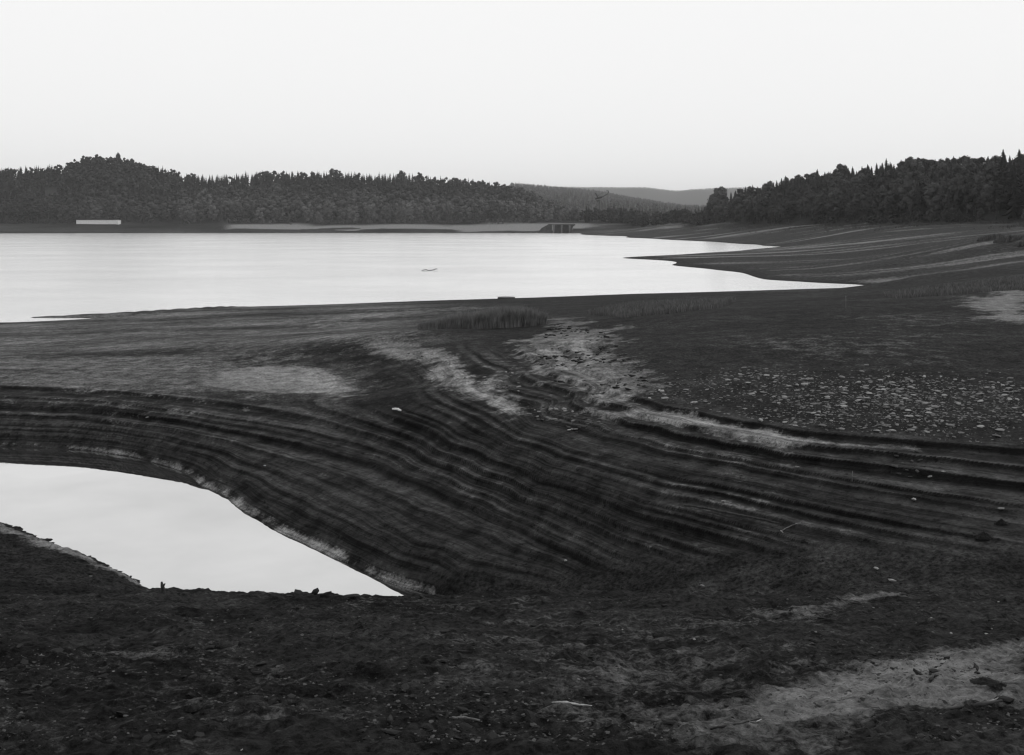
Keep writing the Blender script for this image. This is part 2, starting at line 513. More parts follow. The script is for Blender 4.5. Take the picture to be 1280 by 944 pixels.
def hills(X, Y):
    px = 640 + FPX * X / Y
    bank = np.interp(px, BANK_PX, BANK_Y)
    # wooded hill across the lake
    top = HC + (PY0 - np.interp(px, LEFT_PX, LEFT_PY)) * 1500 / FPX - 15 - 10.5
    top = np.maximum(top, 0) * sstep(760, 700, px)
    t = np.clip((Y - bank) / (1500 - bank), 0, 3)
    h = top * np.where(t < 1, sstep(0, 1, t) * .55 + .45 * t, 1 - .35 * sstep(1, 2.2, t))
    # ridge right of the valley, behind the forest edge
    rt = np.maximum(HC + (PY0 - np.interp(px, RT_PX, RT_PY)) * (bank + 130) / FPX - 15 - 11.5, 0) * sstep(845, 880, px)
    tr = np.clip((Y - bank) / 130.0, 0, 4)
    h = np.maximum(h, rt * np.where(tr < 1, tr * (2 - tr) * .5 + .5 * tr, 1 - .5 * sstep(1, 4, tr)))
    # far ridges up the valley
    za = HC + (PY0 - np.interp(px, RA_PX, RA_PY)) * 5000 / FPX - 12 - 11
    ta = np.clip((Y - 1350) / (5000 - 1350), 0, 2)
    h = np.maximum(h, za * np.where(ta < 1, ta * .75 + .25 * sstep(0, 1, ta), 1 - .5 * sstep(1, 1.5, ta)))
    zb = HC + (PY0 - np.interp(px, RB_PX, RB_PY)) * 10000 / FPX - 8 - 11
    tb = np.clip((Y - 5600) / (10000 - 5600), 0, 4)
    h = np.maximum(h, zb * np.where(tb < 1, sstep(0, 1, tb), 1 - .2 * sstep(1, 3, tb)))
    return h

def front_line(X, Y):
    px = 640 + FPX * X / Y
    return np.interp(px, [-260, 0, 170, 330, 530, 700, 900, 1100, 1280, 1500], [47, 43.5, 37.5, 34.5, 33.6, 31.8, 29.8, 28.0, 27.0, 26.5])

# strand-line levels left by the falling water, uneven in height
lv = [0.30]
_r = random.Random(11)
while lv[-1] < 6.2:
    lv.append(lv[-1] + _r.choice([0.10, 0.14, 0.18, 0.24, 0.32]))
LV = np.array(lv)
LSTR = np.array([_r.choice([.35, .6, .85, 1.0, 1.0]) for _ in lv])

def terrain(X, Y, detail=True):
    z0 = smooth_z(X, Y)
    e = 0.02
    gx = (smooth_z(X + e * Y, Y) - z0) / (e * Y)
    gy = (smooth_z(X, Y * (1 + e)) - z0) / (e * Y)
    slope = np.hypot(gx, gy)
    far = sstep(150, 400, Y)
    w = sstep(0.045, 0.10, slope) * sstep(0.3, 2.0, Y - front_line(X, Y)) * sstep(75, 62, Y) * sstep(5.5, 5.2, z0)
    pxx = 640 + FPX * X / Y
    w = w * (1 - .9 * np.exp(-((pxx - 475) / 75) ** 2) * sstep(50.5, 53.5, Y))
    wob = 0.045 * fbm(X * .07, Y * .07, 3, 5) + 0.012 * fbm(X * .8, Y * .8, 2, 6)
    zz = z0 + wob * w
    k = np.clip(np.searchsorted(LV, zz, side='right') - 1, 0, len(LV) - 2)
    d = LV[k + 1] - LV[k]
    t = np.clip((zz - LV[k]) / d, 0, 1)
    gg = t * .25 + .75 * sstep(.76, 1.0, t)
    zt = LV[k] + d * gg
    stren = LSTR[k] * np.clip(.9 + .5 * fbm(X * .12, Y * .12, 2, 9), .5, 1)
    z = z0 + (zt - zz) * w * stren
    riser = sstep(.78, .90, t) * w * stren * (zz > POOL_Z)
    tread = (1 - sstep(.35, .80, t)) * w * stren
    z = z + hills(X, Y) * sstep(350, 430, Y)
    spit = np.array([(-75, 146), (-62.5, 136.5), (-52, 139), (-44.5, 144), (-38, 150)])
    yl = np.interp(X, spit[:, 0], spit[:, 1])
    on = sstep(-70, -60, X) * sstep(-36, -42, X)
    z = z + on * (.32 * np.exp(-((Y - yl) / 1.3) ** 2) - .22 * np.exp(-((Y - yl + 4) / 1.8) ** 2) * sstep(-44, -52, X))
    if detail:
        near = 1 - sstep(60, 160, Y)
        fg = 1 - sstep(-1.5, 1.5, Y - front_line(X, Y))
        land = sstep(-.2, .5, z0)
        # lumpy mud of the near slope
        z = z + fg * (0.12 * fbm(X * .45, Y * .45, 4, 1) + 0.15 * np.abs(fbm(X * 1.5, Y * 2.2, 4, 2)) + 0.065 * fbm(X * 5, Y * 5, 4, 3, .6))
        # crumbling bank
        rid = np.abs(fbm(X * 1.1 + Y * .5, Y * 1.6 - X * .5, 3, 12))
        z = z + (1 - fg) * near * land * (0.012 * w * (rid - .3) + 0.006 * w * fbm(X * 3.5, Y * 3.5, 2, 8) + .03 * fbm(X * .5, Y * .5, 4, 4) + .012 * fbm(X * 3, Y * 3, 3, 14))
        # long low swells on the mud flats of the right shore
        px = 640 + FPX * X / Y
        fl = sstep(110, 190, Y) * sstep(1200, 900, Y) * sstep(0.15, 1.2, z0) * (z0 < 11.5) * sstep(730, 800, px)
        z = z + fl * (0.35 * fbm(X * .018, Y * .07, 4, 21) + .15 * fbm(X * .08, Y * .2, 3, 22))
        z = z + sstep(1100, 1600, Y) * 2.0 * fbm(X * .01, Y * .01, 4, 23)
    return z, z0, slope, w, riser, tread, zz

ZZ, Z0, SL, TWT, RIS, TRD, LEV = terrain(XX, YY)

def ground_z(X, Y):
    X, Y = np.asarray(X, float), np.asarray(Y, float)
    b = np.interp(Y, YR, np.arange(NY))
    a = np.clip(np.interp(X / (Y + SO), SC, np.arange(NX)), 0, NX - 1.001)
    i, j = np.floor(a).astype(int), np.clip(np.floor(b).astype(int), 0, NY - 2)
    fa, fb = a - i, b - j
    return (ZZ[j, i] * (1 - fa) + ZZ[j, i + 1] * fa) * (1 - fb) + (ZZ[j + 1, i] * (1 - fa) + ZZ[j + 1, i + 1] * fa) * fb

_YS = np.exp(np.linspace(math.log(3), math.log(2500), 9000))
def hit(px, py):
    """where the sight line through a photo pixel meets the ground"""
    u = (px - 640.0) / FPX
    zr = HC - (py - PY0) / FPX * _YS
    zg = ground_z(u * _YS, _YS)
    k = np.argmax(zr <= zg)
    if not (zr <= zg).any():
        k = len(_YS) - 1
    Y = _YS[k]
    return np.array([u * Y, Y, zg[k]])

# ------------------------------------------------------------------ what the ground is made of: silt, mud, grass (world-space patches)
UU, VV = XX / YY, np.log(YY)
PXG = 640 + FPX * UU
_wob = fbm(XX * .35, YY * .35, 4, 40)
_wobf = fbm(XX * 2.2, YY * 2.2, 3, 41)
def patch(poly, soft=0.02, rag=0.03, along=1.0):
    """1 inside a ground polygon (given by surveyed pixels), fading over `soft` (relative to distance)"""
    P = np.array([hit(*p)[:2] for p in poly])
    pu, pv = P[:, 0] / P[:, 1], np.log(P[:, 1])
    box = (UU > pu.min() - .15) & (UU < pu.max() + .15) & (VV > pv.min() - .2) & (VV < pv.max() + .2)
    out = np.zeros(UU.shape)
    if not box.any():
        return out
    x, y = UU[box], VV[box]
    dmin = np.full(x.shape, 1e9)
    ins = np.zeros(x.shape, bool)
    n = len(pu)
    for i in range(n):
        x0, y0, x1, y1 = pu[i], pv[i], pu[(i + 1) % n], pv[(i + 1) % n]
        ex, ey = x1 - x0, y1 - y0
        t = np.clip(((x - x0) * ex + (y - y0) * ey) / (ex * ex + ey * ey + 1e-12), 0, 1)
        dmin = np.minimum(dmin, np.hypot(x - x0 - t * ex, y - y0 - t * ey))
        c = (y0 > y) != (y1 > y)
        ins ^= c & (x < (x1 - x0) * (y - y0) / (y1 - y0 + 1e-15) + x0)
    sd = np.where(ins, dmin, -dmin) + rag * (_wob[box] + .5 * _wobf[box])
    out[box] = sstep(-soft, soft, sd)
    return out

sand = np.zeros(UU.shape)
def add_sand(s, poly, soft=.02, rag=.03):
    global sand
    sand = np.maximum(sand, s * patch(poly, soft, rag))
add_sand(.72, [(1290, 795), (1230, 803), (1160, 815), (1100, 830), (1020, 848), (940, 866), (960, 900), (1040, 893), (1100, 884), (1180, 878), (1290, 876)], .03, .03)
add_sand(.42, [(960, 858), (860, 872), (760, 872), (690, 892), (780, 925), (900, 940), (1010, 925), (1100, 890)], .09, .08)
add_sand(.5, [(1000, 760), (1060, 748), (1120, 739), (1125, 743), (1060, 756), (1010, 768)], .02, .02)
add_sand(.30, [(740, 800), (850, 770), (960, 765), (960, 785), (850, 800)], .08, .1)
add_sand(.30, [(560, 760), (700, 765), (860, 790), (960, 820), (940, 870), (820, 870), (640, 880), (560, 830)], .16, .2)
add_sand(.16, [(-20, 800), (200, 780), (400, 800), (520, 860), (420, 930), (100, 930), (-20, 900)], .2, .25)
add_sand(.9, [(735, 513), (790, 513), (840, 516), (900, 529), (990, 546), (1060, 554), (1150, 560), (1150, 564), (1060, 561), (980, 555), (900, 543), (840, 531), (790, 522), (740, 517)], .008, .008)
add_sand(.6, [(690, 402), (720, 400), (758, 414), (780, 440), (805, 460), (812, 480), (800, 500), (760, 506), (720, 506), (690, 488), (672, 470), (652, 452), (642, 440), (660, 425), (680, 412)], .022, .04)
add_sand(.70, [(470, 428), (530, 430), (572, 446), (612, 476), (645, 502), (670, 522), (620, 512), (580, 500), (545, 482), (526, 466), (540, 456), (480, 442)], .012, .018)
add_sand(.40, [(-40, 450), (120, 448), (260, 440), (360, 446), (430, 465), (446, 484), (430, 496), (330, 496), (200, 494), (60, 480), (-40, 474)], .07, .08)
add_sand(.74, [(240, 478), (280, 464), (330, 456), (380, 455), (430, 469), (446, 484), (430, 496), (392, 493), (340, 490), (290, 489)], .014, .02)
add_sand(.42, [(0, 456), (60, 462), (150, 472), (230, 490), (200, 497), (100, 487), (0, 474)], .04, .05)
add_sand(.35, [(0, 496), (120, 500), (240, 510), (240, 516), (100, 508), (0, 506)], .02, .03)
add_sand(.32, [(180, 436), (260, 432), (320, 440), (280, 452), (200, 450)], .04, .05)
add_sand(.4, [(370, 400), (480, 388), (620, 381), (620, 385), (500, 396), (400, 408)], .03, .05)
add_sand(.35, [(440, 425), (560, 408), (530, 420), (480, 432)], .03, .04)
add_sand(.75, [(1195, 379), (1240, 367), (1290, 358), (1290, 408), (1240, 398), (1215, 390)], .02, .03)
add_sand(.28, [(950, 432), (1040, 418), (1140, 425), (1180, 445), (1100, 462), (1000, 452)], .08, .09)
add_sand(.22, [(1060, 400), (1150, 392), (1180, 405), (1100, 415)], .06, .08)
add_sand(.5, [(675, 402), (700, 397), (730, 396), (725, 401), (690, 406)], .02, .02)
# drier silt on the shelves between strand lines; also paints their brighter light
sand = np.maximum(sand, .26 * TRD * np.clip(.45 + 1.3 * fbm(XX * .16, YY * .16, 3, 50), 0, 1) * sstep(.8, 2.0, Z0))
# wet crumbly rim at the pool's right shore
rim = sstep(.30, .34, Z0) * sstep(.62, .42, Z0) * (YY > 33) * (YY < 60) * (PXG < 545)
sand = np.maximum(sand, rim * .75 * np.clip(.75 + 1.0 * fbm(XX * .9, YY * .9, 3, 51), 0, 1) * (.8 + .2 * sstep(56, 48, YY)))
# streaks on the right-hand flats and the pale bank across the lake
st = .6 * fbm(XX * .010, YY * .10, 5, 52, .65) + .55 * fbm(XX * .006, YY * .22, 4, 54, .65)
flats = sstep(140, 200, YY) * sstep(0.05, .5, Z0) * (Z0 < 11.3) * sstep(715, 760, PXG) * (YY < 1200)
sand = np.maximum(sand, flats * np.clip(.02 + 1.9 * st, 0, .9))
bankm = sstep(1000, 1060, YY) * (YY < 1165) * sstep(3.2, 4.4, Z0 + 4.0 * fbm(XX * .022, YY * .05, 4, 53)) * (Z0 < 10.6) * sstep(268, 300, PXG) * sstep(770, 720, PXG)
sand = np.maximum(sand, bankm * .95)

mud = 0.028 + 0 * UU
mud = mud * np.where(YY < 30, 1 + .9 * np.clip(fbm(XX * .3, YY * .45, 4, 57) + .15 * np.clip(XX / YY * 3, -1, 1), -.45, 1), 1.0)
wet = patch([(385, 432), (450, 436), (500, 456), (530, 470), (526, 490), (552, 515), (592, 542), (540, 545), (480, 521), (442, 505), (455, 486), (440, 466), (400, 450)], .03, .04)
plain = sstep(46, 58, YY) * (YY < 150) * (1 - TWT) * sstep(640, 420, PXG)
mud = mud * (1 + 4.9 * plain * np.clip(.55 + fbm(XX * .07, YY * .22, 4, 55), 0, 1.2))
mud = mud * (1 + .45 * sstep(38, 50, YY) * (YY < 150) * (1 - TWT) * sstep(500, 760, PXG) * np.clip(.5 + 1.2 * fbm(XX * .11, YY * .3, 4, 56), 0, 1.3))
mud = mud * (1 - .72 * wet)
mud = mud * (1 - .75 * RIS) * (1 + .95 * TRD)  # riser shade and tread light painted in, over wet and dry mud tones
mud = mud * np.where(flats > 0, 1 + .5 * flats, 1)
mud = mud * np.where((YY > 1000), 1.3 + 1.2 * fbm(XX * .02, YY * .06, 3, 58), 1)
SHELF = np.clip(TWT * 1.0 + .35 * plain, 0, 1)
bank_here = np.interp(PXG, BANK_PX, BANK_Y)
veg = sstep(-14, 8, YY - bank_here + 22 * fbm(XX * .02, YY * .02, 3, 59))
meadow = ((YY > 1450) & (YY < 2600)) * sstep(690, 715, PXG) * (fbm(XX * .006, YY * .006, 2, 80) > .05)
veg = veg * (1 - meadow)
mud = mud * (1 - meadow) + .13 * meadow

me = None
idx = np.arange(NY * NX).reshape(NY, NX)
quads = np.stack([idx[:-1, :-1], idx[:-1, 1:], idx[1:, 1:], idx[1:, :-1]], -1).reshape(-1, 4)
V = np.stack([XX, YY, ZZ], -1).reshape(-1, 3)
# the sheet runs on behind and beside the camera and out to the horizon
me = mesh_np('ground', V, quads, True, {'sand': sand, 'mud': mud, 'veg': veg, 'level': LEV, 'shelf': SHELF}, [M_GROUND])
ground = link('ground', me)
tag(ground, kind='structure')

# ------------------------------------------------------------------ water
def sheet(name, poly, z, mat):
    me = bpy.data.meshes.new(name)
    me.from_pydata([(x, y, z) for x, y in poly], [], [tuple(range(len(poly)))])
    me.materials.append(mat)
    o = link(name, me)
    tag(o, kind='structure')
    return o
sheet('lake_water', [(-75, 88), (60, 100), (140, 170), (700, 330), (900, 1600), (-1200, 1600), (-1200, 300)], 0.0, M_LAKE)
sheet('pool_water', [(-60, 30), (3, 30), (3, 40), (-10, 56), (-30, 64), (-60, 70)], POOL_Z, M_POOL)

# ------------------------------------------------------------------ plants
def tube(path, radii, n=6):
    path = np.asarray(path, float)
    vs, fs = [], []
    for i, (p, r) in enumerate(zip(path, radii)):
        d = path[min(i + 1, len(path) - 1)] - path[max(i - 1, 0)]
        d /= np.linalg.norm(d) + 1e-9
        a = np.cross(d, (0, 0, 1) if abs(d[2]) < .9 else (1, 0, 0)); a /= np.linalg.norm(a)
        b = np.cross(d, a)
        for k in range(n):
            t = 2 * math.pi * k / n
            vs.append(p + r * (math.cos(t) * a + math.sin(t) * b))
    for i in range(len(path) - 1):
        for k in range(n):
            fs.append((i * n + k, i * n + (k + 1) % n, (i + 1) * n + (k + 1) % n, (i + 1) * n + k))
    vs.append(path[0]); vs.append(path[-1])
    e0, e1 = len(vs) - 2, len(vs) - 1
    m = (len(path) - 1) * n
    for k in range(n):
        fs.append((e0, (k + 1) % n, k, k)); fs.append((e1, m + k, m + (k + 1) % n, m + (k + 1) % n))
    return np.array(vs), [np.array([f for f in fs if f[2] != f[3]]), np.array([f[:3] for f in fs if f[2] == f[3]])]

def join(parts):
    """parts: list of (verts, [face arrays]) -> verts, [quads, tris], ranges"""
    vs, q, t, off = [], [], [], 0
    for v, fl in parts:
        for f in fl:
            if len(f) == 0: continue
            (q if f.shape[1] == 4 else t).append(f + off)
        vs.append(v); off += len(v)
    out = []
    if q: out.append(np.concatenate(q))
    if t: out.append(np.concatenate(t))
    return np.concatenate(vs), out

def leaf_quads(P, N, size, r):
    """P,N (n,3): little quads at P facing N"""
    n = len(P)
    ref = r.normal(size=(n, 3))
    A = np.cross(N, ref); A /= np.linalg.norm(A, axis=1, keepdims=True) + 1e-9
    B = np.cross(N, A); B /= np.linalg.norm(B, axis=1, keepdims=True) + 1e-9
    s = size * r.uniform(.55, 1.3, (n, 1))
    asp = r.uniform(.6, 1.0, (n, 1))
    v = np.stack([P - A * s - B * s * asp * .6, P + A * s * .8 - B * s * asp, P + A * s + B * s * asp * .7, P - A * s * .7 + B * s * asp], 1).reshape(-1, 3)
    f = np.arange(4 * n).reshape(n, 4)
    return v, f

def broadleaf(h, wid, nclump, nleaf, size, seed, low=.18):
    r = np.random.default_rng(seed)
    P, N, T = [], [], []
    cc = []
    for i in range(nclump):
        t = (i + .5) / nclump
        zc = low + (1 - low) * (.12 + .80 * t)
        prof = math.sin(math.pi * min(1, .16 + .80 * t)) ** .7
        a = i * 2.4 + r.uniform(-.5, .5)
        rad = wid * prof * r.uniform(.35, .85)
        c = np.array([rad * math.cos(a), rad * math.sin(a), zc * h])
        cr = wid * r.uniform(.38, .58) * (.55 + .45 * prof)
        cc.append((c, cr))
        d = r.normal(size=(nleaf, 3)); d[:, 2] += .45
        d /= np.linalg.norm(d, axis=1, keepdims=True)
        rr = cr * r.uniform(.6, 1.08, (nleaf, 1))
        p = c + d * rr * np.array([1, 1, .85])
        nn = d + r.normal(size=(nleaf, 3)) * .28
        P.append(p); N.append(nn)
        T.append(np.full(nleaf, r.uniform(.8, 1.2)))
    P, N, T = np.concatenate(P), np.concatenate(N), np.concatenate(T)
    P[:, 2] = np.minimum(P[:, 2], h * (1 + .02 * r.normal(size=len(P))))
    N /= np.linalg.norm(N, axis=1, keepdims=True)
    v, f = leaf_quads(P, N, size, r)
    tone = np.repeat(T * r.uniform(.9, 1.1, len(T)), 4)
    lean = r.uniform(-.03, .03, 2)
    tr = [tube([(0, 0, -1.0), (lean[0] * h * .3, lean[1] * h * .3, .3 * h), (lean[0] * h, lean[1] * h, .86 * h)], [h * .02, h * .014, h * .003])]
    for c, cr in cc[1::2][:6]:
        z0 = max(.12 * h, c[2] - .22 * h)
        tr.append(tube([(0, 0, z0), tuple(c * np.array([.5, .5, 1]) - np.array([0, 0, .06 * h])), tuple(c)], [h * .008, h * .006, h * .002], 4))
    return (v, f, tone), join(tr), cc

_t = (1 + 5 ** .5) / 2
ICO_V = np.array([(-1, _t, 0), (1, _t, 0), (-1, -_t, 0), (1, -_t, 0), (0, -1, _t), (0, 1, _t), (0, -1, -_t), (0, 1, -_t), (_t, 0, -1), (_t, 0, 1), (-_t, 0, -1), (-_t, 0, 1)], float)
ICO_V /= np.linalg.norm(ICO_V[0])
ICO_F = np.array([(0, 11, 5), (0, 5, 1), (0, 1, 7), (0, 7, 10), (0, 10, 11), (1, 5, 9), (5, 11, 4), (11, 10, 2), (10, 7, 6), (7, 1, 8), (3, 9, 4), (3, 4, 2), (3, 2, 6), (3, 6, 8), (3, 8, 9), (4, 9, 5), (2, 4, 11), (6, 2, 10), (8, 6, 7), (9, 8, 1)])
def ico2():
    V_, F_, mid = [tuple(v) for v in ICO_V], [], {}
    def m(a, b):
        k = (min(a, b), max(a, b))
        if k not in mid:
            p = (np.array(V_[a]) + np.array(V_[b])) / 2
            V_.append(tuple(p / np.linalg.norm(p))); mid[k] = len(V_) - 1
        return mid[k]
    for a, b, c in ICO_F:
        ab, bc, ca = m(a, b), m(b, c), m(c, a)
        F_ += [(a, ab, ca), (b, bc, ab), (c, ca, bc), (ab, bc, ca)]
    return np.array(V_), np.array(F_)
ICO2_V, ICO2_F = ico2()
def lobed(gen, hi, fill, seed):
    """put a closed, uneven lobe inside each leaf clump of a broadleaf"""
    (v, f, tone), trunk, cc = gen
    r = np.random.default_rng(seed)
    sv, sf = (ICO2_V, ICO2_F) if hi else (ICO_V, ICO_F)
    vs, tris, tn, off = [v], [], [tone], len(v)
    for c, cr in cc:
        d = sv * (1 + r.uniform(-.42, .34, (len(sv), 1)))
        vs.append(c + d * cr * fill * np.array([1, 1, .85])); tris.append(sf + off); off += len(sv)
        tn.append(r.uniform(.8, 1.15) * np.ones(len(sv)))
    return (np.concatenate(vs), [f, np.concatenate(tris)], np.concatenate(tn)), trunk

def conifer(h, wid, tiers, nb, seed, low=.10):
    r = np.random.default_rng(seed)
    vs, fs, T = [], [], []
    off = 0
    for i in range(tiers):
        t = i / (tiers - 1)
        z_t = h * (low + (1 - low) * t ** .95)
        rad = wid * ((1 - t) ** .7) * r.uniform(.75, 1.1) + .012 * h
        m = max(4, int(nb * (1 - .45 * t)))
        a0 = r.uniform(0, 6.3)
        for k in range(m):
            a = a0 + 2 * math.pi * k / m + r.uniform(-.25, .25)
            L = rad * r.uniform(.7, 1.2)
            d = np.array([math.cos(a), math.sin(a), 0]); s = np.array([-d[1], d[0], 0])
            w = max(L * .55 * math.tan(math.pi / m) * 1.25, .3) * r.uniform(.8, 1.2)
            droop = L * r.uniform(.12, .45)
            up = h * (1 - low) / tiers * 1.3
            z = z_t + r.uniform(-.6, .6) * h * (1 - low) / tiers * (1 - t)
            vs += [np.array([0, 0, z + up]), d * L * .55 + s * w + np.array([0, 0, z - droop * .3]), d * L + np.array([0, 0, z - droop]), d * L * .55 - s * w + np.array([0, 0, z - droop * .5])]
            fs.append((off, off + 1, off + 2, off + 3)); off += 4
            T += [r.uniform(.75, 1.25)] * 4
    vs += [np.array([.05, 0, h * 1.02]), np.array([.2, 0, h * .94]), np.array([-.1, .17, h * .94]), np.array([-.1, -.17, h * .94])]
    fs.append((off, off + 1, off + 2, off + 3)); T += [1] * 4
    tr = tube([(0, 0, -1.0), (0, 0, .5 * h), (0, 0, .97 * h)], [h * .016, h * .010, h * .002])
    return (np.array(vs), np.array(fs), np.array(T)), tr

class Kind:
    pass
def make_kind(gen, leafmat, name):
    k = Kind()
    (v, f, tone), (tv, tf) = gen
    fl = f if isinstance(f, list) else [f]
    k.crown = mesh_np(name + '_crown', v, fl, False, {'tone': tone}, [leafmat])
    k.trunk = mesh_np(name + '_trunk', tv, tf, True, None, [M_BARK])
    # one mesh with both, for trees too far to show their parts
    allf = fl + [x + len(v) for x in tf]
    mi = np.concatenate([np.full(len(x), 0 if i_ < len(fl) else 1) for i_, x in enumerate(allf) if len(x)])
    k.whole = mesh_np(name, np.concatenate([v, tv]), allf, False, {'tone': np.concatenate([tone, np.ones(len(tv))])}, [leafmat, M_BARK], mi)
    k.h = v[:, 2].max()
    return k

BN = [make_kind(lobed(broadleaf(18, 4.6 + .5 * i, 15, 64, .40, 100 + i, low=.08 + .03 * (i % 3)), True, .74, 150 + i), M_LEAF, 'broadleaf_tree') for i in range(5)]
CN = [make_kind(conifer(20, 4.4 + .3 * i, 22, 11, 200 + i, low=.08 + .05 * (i % 2)), M_CONI, 'conifer_tree') for i in range(4)]
BF = [make_kind(lobed(broadleaf(16, 4.6 + .6 * i, 10, 26, .6, 300 + i, low=.04), True, .82, 350 + i), M_LEAF, 'broadleaf_tree') for i in range(4)]
CF = [make_kind(conifer(17, 4.0 + .3 * i, 12, 7, 400 + i, low=.05), M_CONI, 'conifer_tree') for i in range(3)]
BL = [lobed(broadleaf(16, 4.8 + .6 * i, 5, 6, .8, 500 + i, low=.04), False, .95, 550 + i)[0] for i in range(5)]
CL = [conifer(17, 4.2, 7, 5, 600 + i, low=.05)[0] for i in range(3)]

# candidate places in the woods: (x, y, type, scale, wood)
cand = []
def project(x, y, z):
    return 640 + FPX * x / y, PY0 + FPX * (HC - z) / y
rt = np.random.default_rng(21)
def scatter(px0, px1, t0, t1, step, fn, wood):
    """jittered grid between two sight lines and between two distances behind the bank"""
    ymax = max(np.interp(p, BANK_PX, BANK_Y) for p in np.linspace(px0, px1, 20)) + t1
    ymin = min(np.interp(p, BANK_PX, BANK_Y) for p in np.linspace(px0, px1, 20)) + t0
    ys = np.arange(ymin, ymax, step)
    for y in ys:
        x0, x1 = (px0 - 640) / FPX * y, (px1 - 640) / FPX * y
        for x in np.arange(x0, x1, step):
            xx, yy = x + rt.uniform(-.42, .42) * step, y + rt.uniform(-.42, .42) * step
            px = 640 + FPX * xx / yy
            t = yy - np.interp(px, BANK_PX, BANK_Y)
            if not (t0 <= t <= t1 and px0 <= px <= px1):
                continue
            r_ = fn(px, t, xx, yy)
            if r_ is None: continue
            cand.append((xx, yy, r_[0], r_[1], wood))
def right_fn(px, t, x, y):
    if px > 1252 and t < 60: return ('C', rt.uniform(1.0, 1.25)) if rt.random() < .8 else ('B', 1.1)
    edge = np.interp(px, [850, 880, 930], [.45, .75, 1.0])
    nz = float(fbm(np.array([x * .02]), np.array([y * .02]), 2, 70)[0])
    pc = .2 if t < 60 else .6
    if rt.random() < pc + .4 * nz: return 'C', edge * rt.uniform(.66, .95)
    return 'B', edge * rt.uniform(.72, 1.12)
def left_fn(px, t, x, y):
    nz = float(fbm(np.array([x * .012]), np.array([y * .012]), 3, 71)[0])
    nz2 = float(fbm(np.array([x * .03]), np.array([y * .03]), 2, 72)[0])
    fade = np.interp(px, [640, 720], [1.0, .75])
    if 84 < px < 190 and t > 200:                        # rounded beech crowns on the knoll
        return 'B', rt.uniform(.95, 1.2)
    if px < 95 and t > 120: return ('C', rt.uniform(.68, .9)) if rt.random() < .75 else ('B', rt.uniform(.75, 1.0))
    pc = .08 if t < 90 else (.38 if t < 210 else .75)
    if px > 500: pc *= .75
    if rt.random() < pc + .5 * nz: return 'C', fade * rt.uniform(.72, 1.05)
    return 'B', fade * rt.uniform(.75, 1.35) * (1 + .2 * nz2)
def bush_fn(px, t, x, y):
    if 90 < px < 155 or not (-60 < px < 1330) or 668 < px < 722: return None
    if float(fbm(np.array([x * .03]), np.array([y * .03]), 2, 74)[0]) < -.05: return None
    return 'B', rt.uniform(.18, .42)
scatter(-60, 668, -9, 3, 4.5, bush_fn, 'left')
scatter(860, 1330, -7, 3, 3.6, bush_fn, 'right')
scatter(862, 1420, 2, 170, 7.6, right_fn, 'right')
scatter(-230, 722, 2, 370, 10.5, left_fn, 'left')
scatter(724, 864, 4, 44, 6.5, lambda px, t, x, y: ('B' if rt.random() < .8 else 'C', rt.uniform(.75, 1.05) * np.interp(px, [724, 740, 850], [.8, 1.0, .85])), 'grove')

# the clearing on the left hillside stays free
clear_tree = []
for c in cand:
    x, y, ty, s, wd = c
    z = float(ground_z(x, y))
    px, pyb = project(x, y, z)
    _, pyt = project(x, y, z + (16 if ty == 'B' else 18) * s)
    if wd == 'left' and 57 < px < 73 and pyt < 241 and pyb > 234 and 110 < y - 1150 < 260:
        continue
    # a strip behind the white building, and the knoll in front of it
    if wd == 'left' and 90 < px < 155 and y < 1168:
        continue
    clear_tree.append((x, y, z, ty, s, wd, px, pyt, pyb))

def label_for(ty, wd, px, t):
    kind = 'broadleaf tree' if ty == 'B' else 'dark pointed conifer'
    if wd == 'right':
        where = 'in the front row of the right-hand forest' if t < 25 else ('in the dense middle of the right-hand forest' if t < 75 else 'along the jagged skyline of the right-hand forest')
        if t < 25: where += (', behind the far inlet' if px < 1000 else (', behind the streaked flats' if px < 1140 else ', near the grassy humps'))
        if px > 1240: where = 'at the right edge of the right-hand forest'
        elif px < 900: where = 'at the low left end of the right-hand forest'
    elif wd == 'grove':
        return ('dark ' if ty == 'B' else '') + kind + ' in the low grove between the spillway and the right forest', 'trees of the low grove beyond the lake'
    else:
        seg = 'under the rounded knoll on the far left' if px < 230 else ('over the pale bank beyond the lake' if px < 480 else 'on the low right end of the far hill')
        where = ('by the shore ' if t < 40 else 'up the wooded slope ') + seg
    if kind[0] == 'd': kind = 'dark conifer'
    return kind + ' ' + where, 'trees ' + where

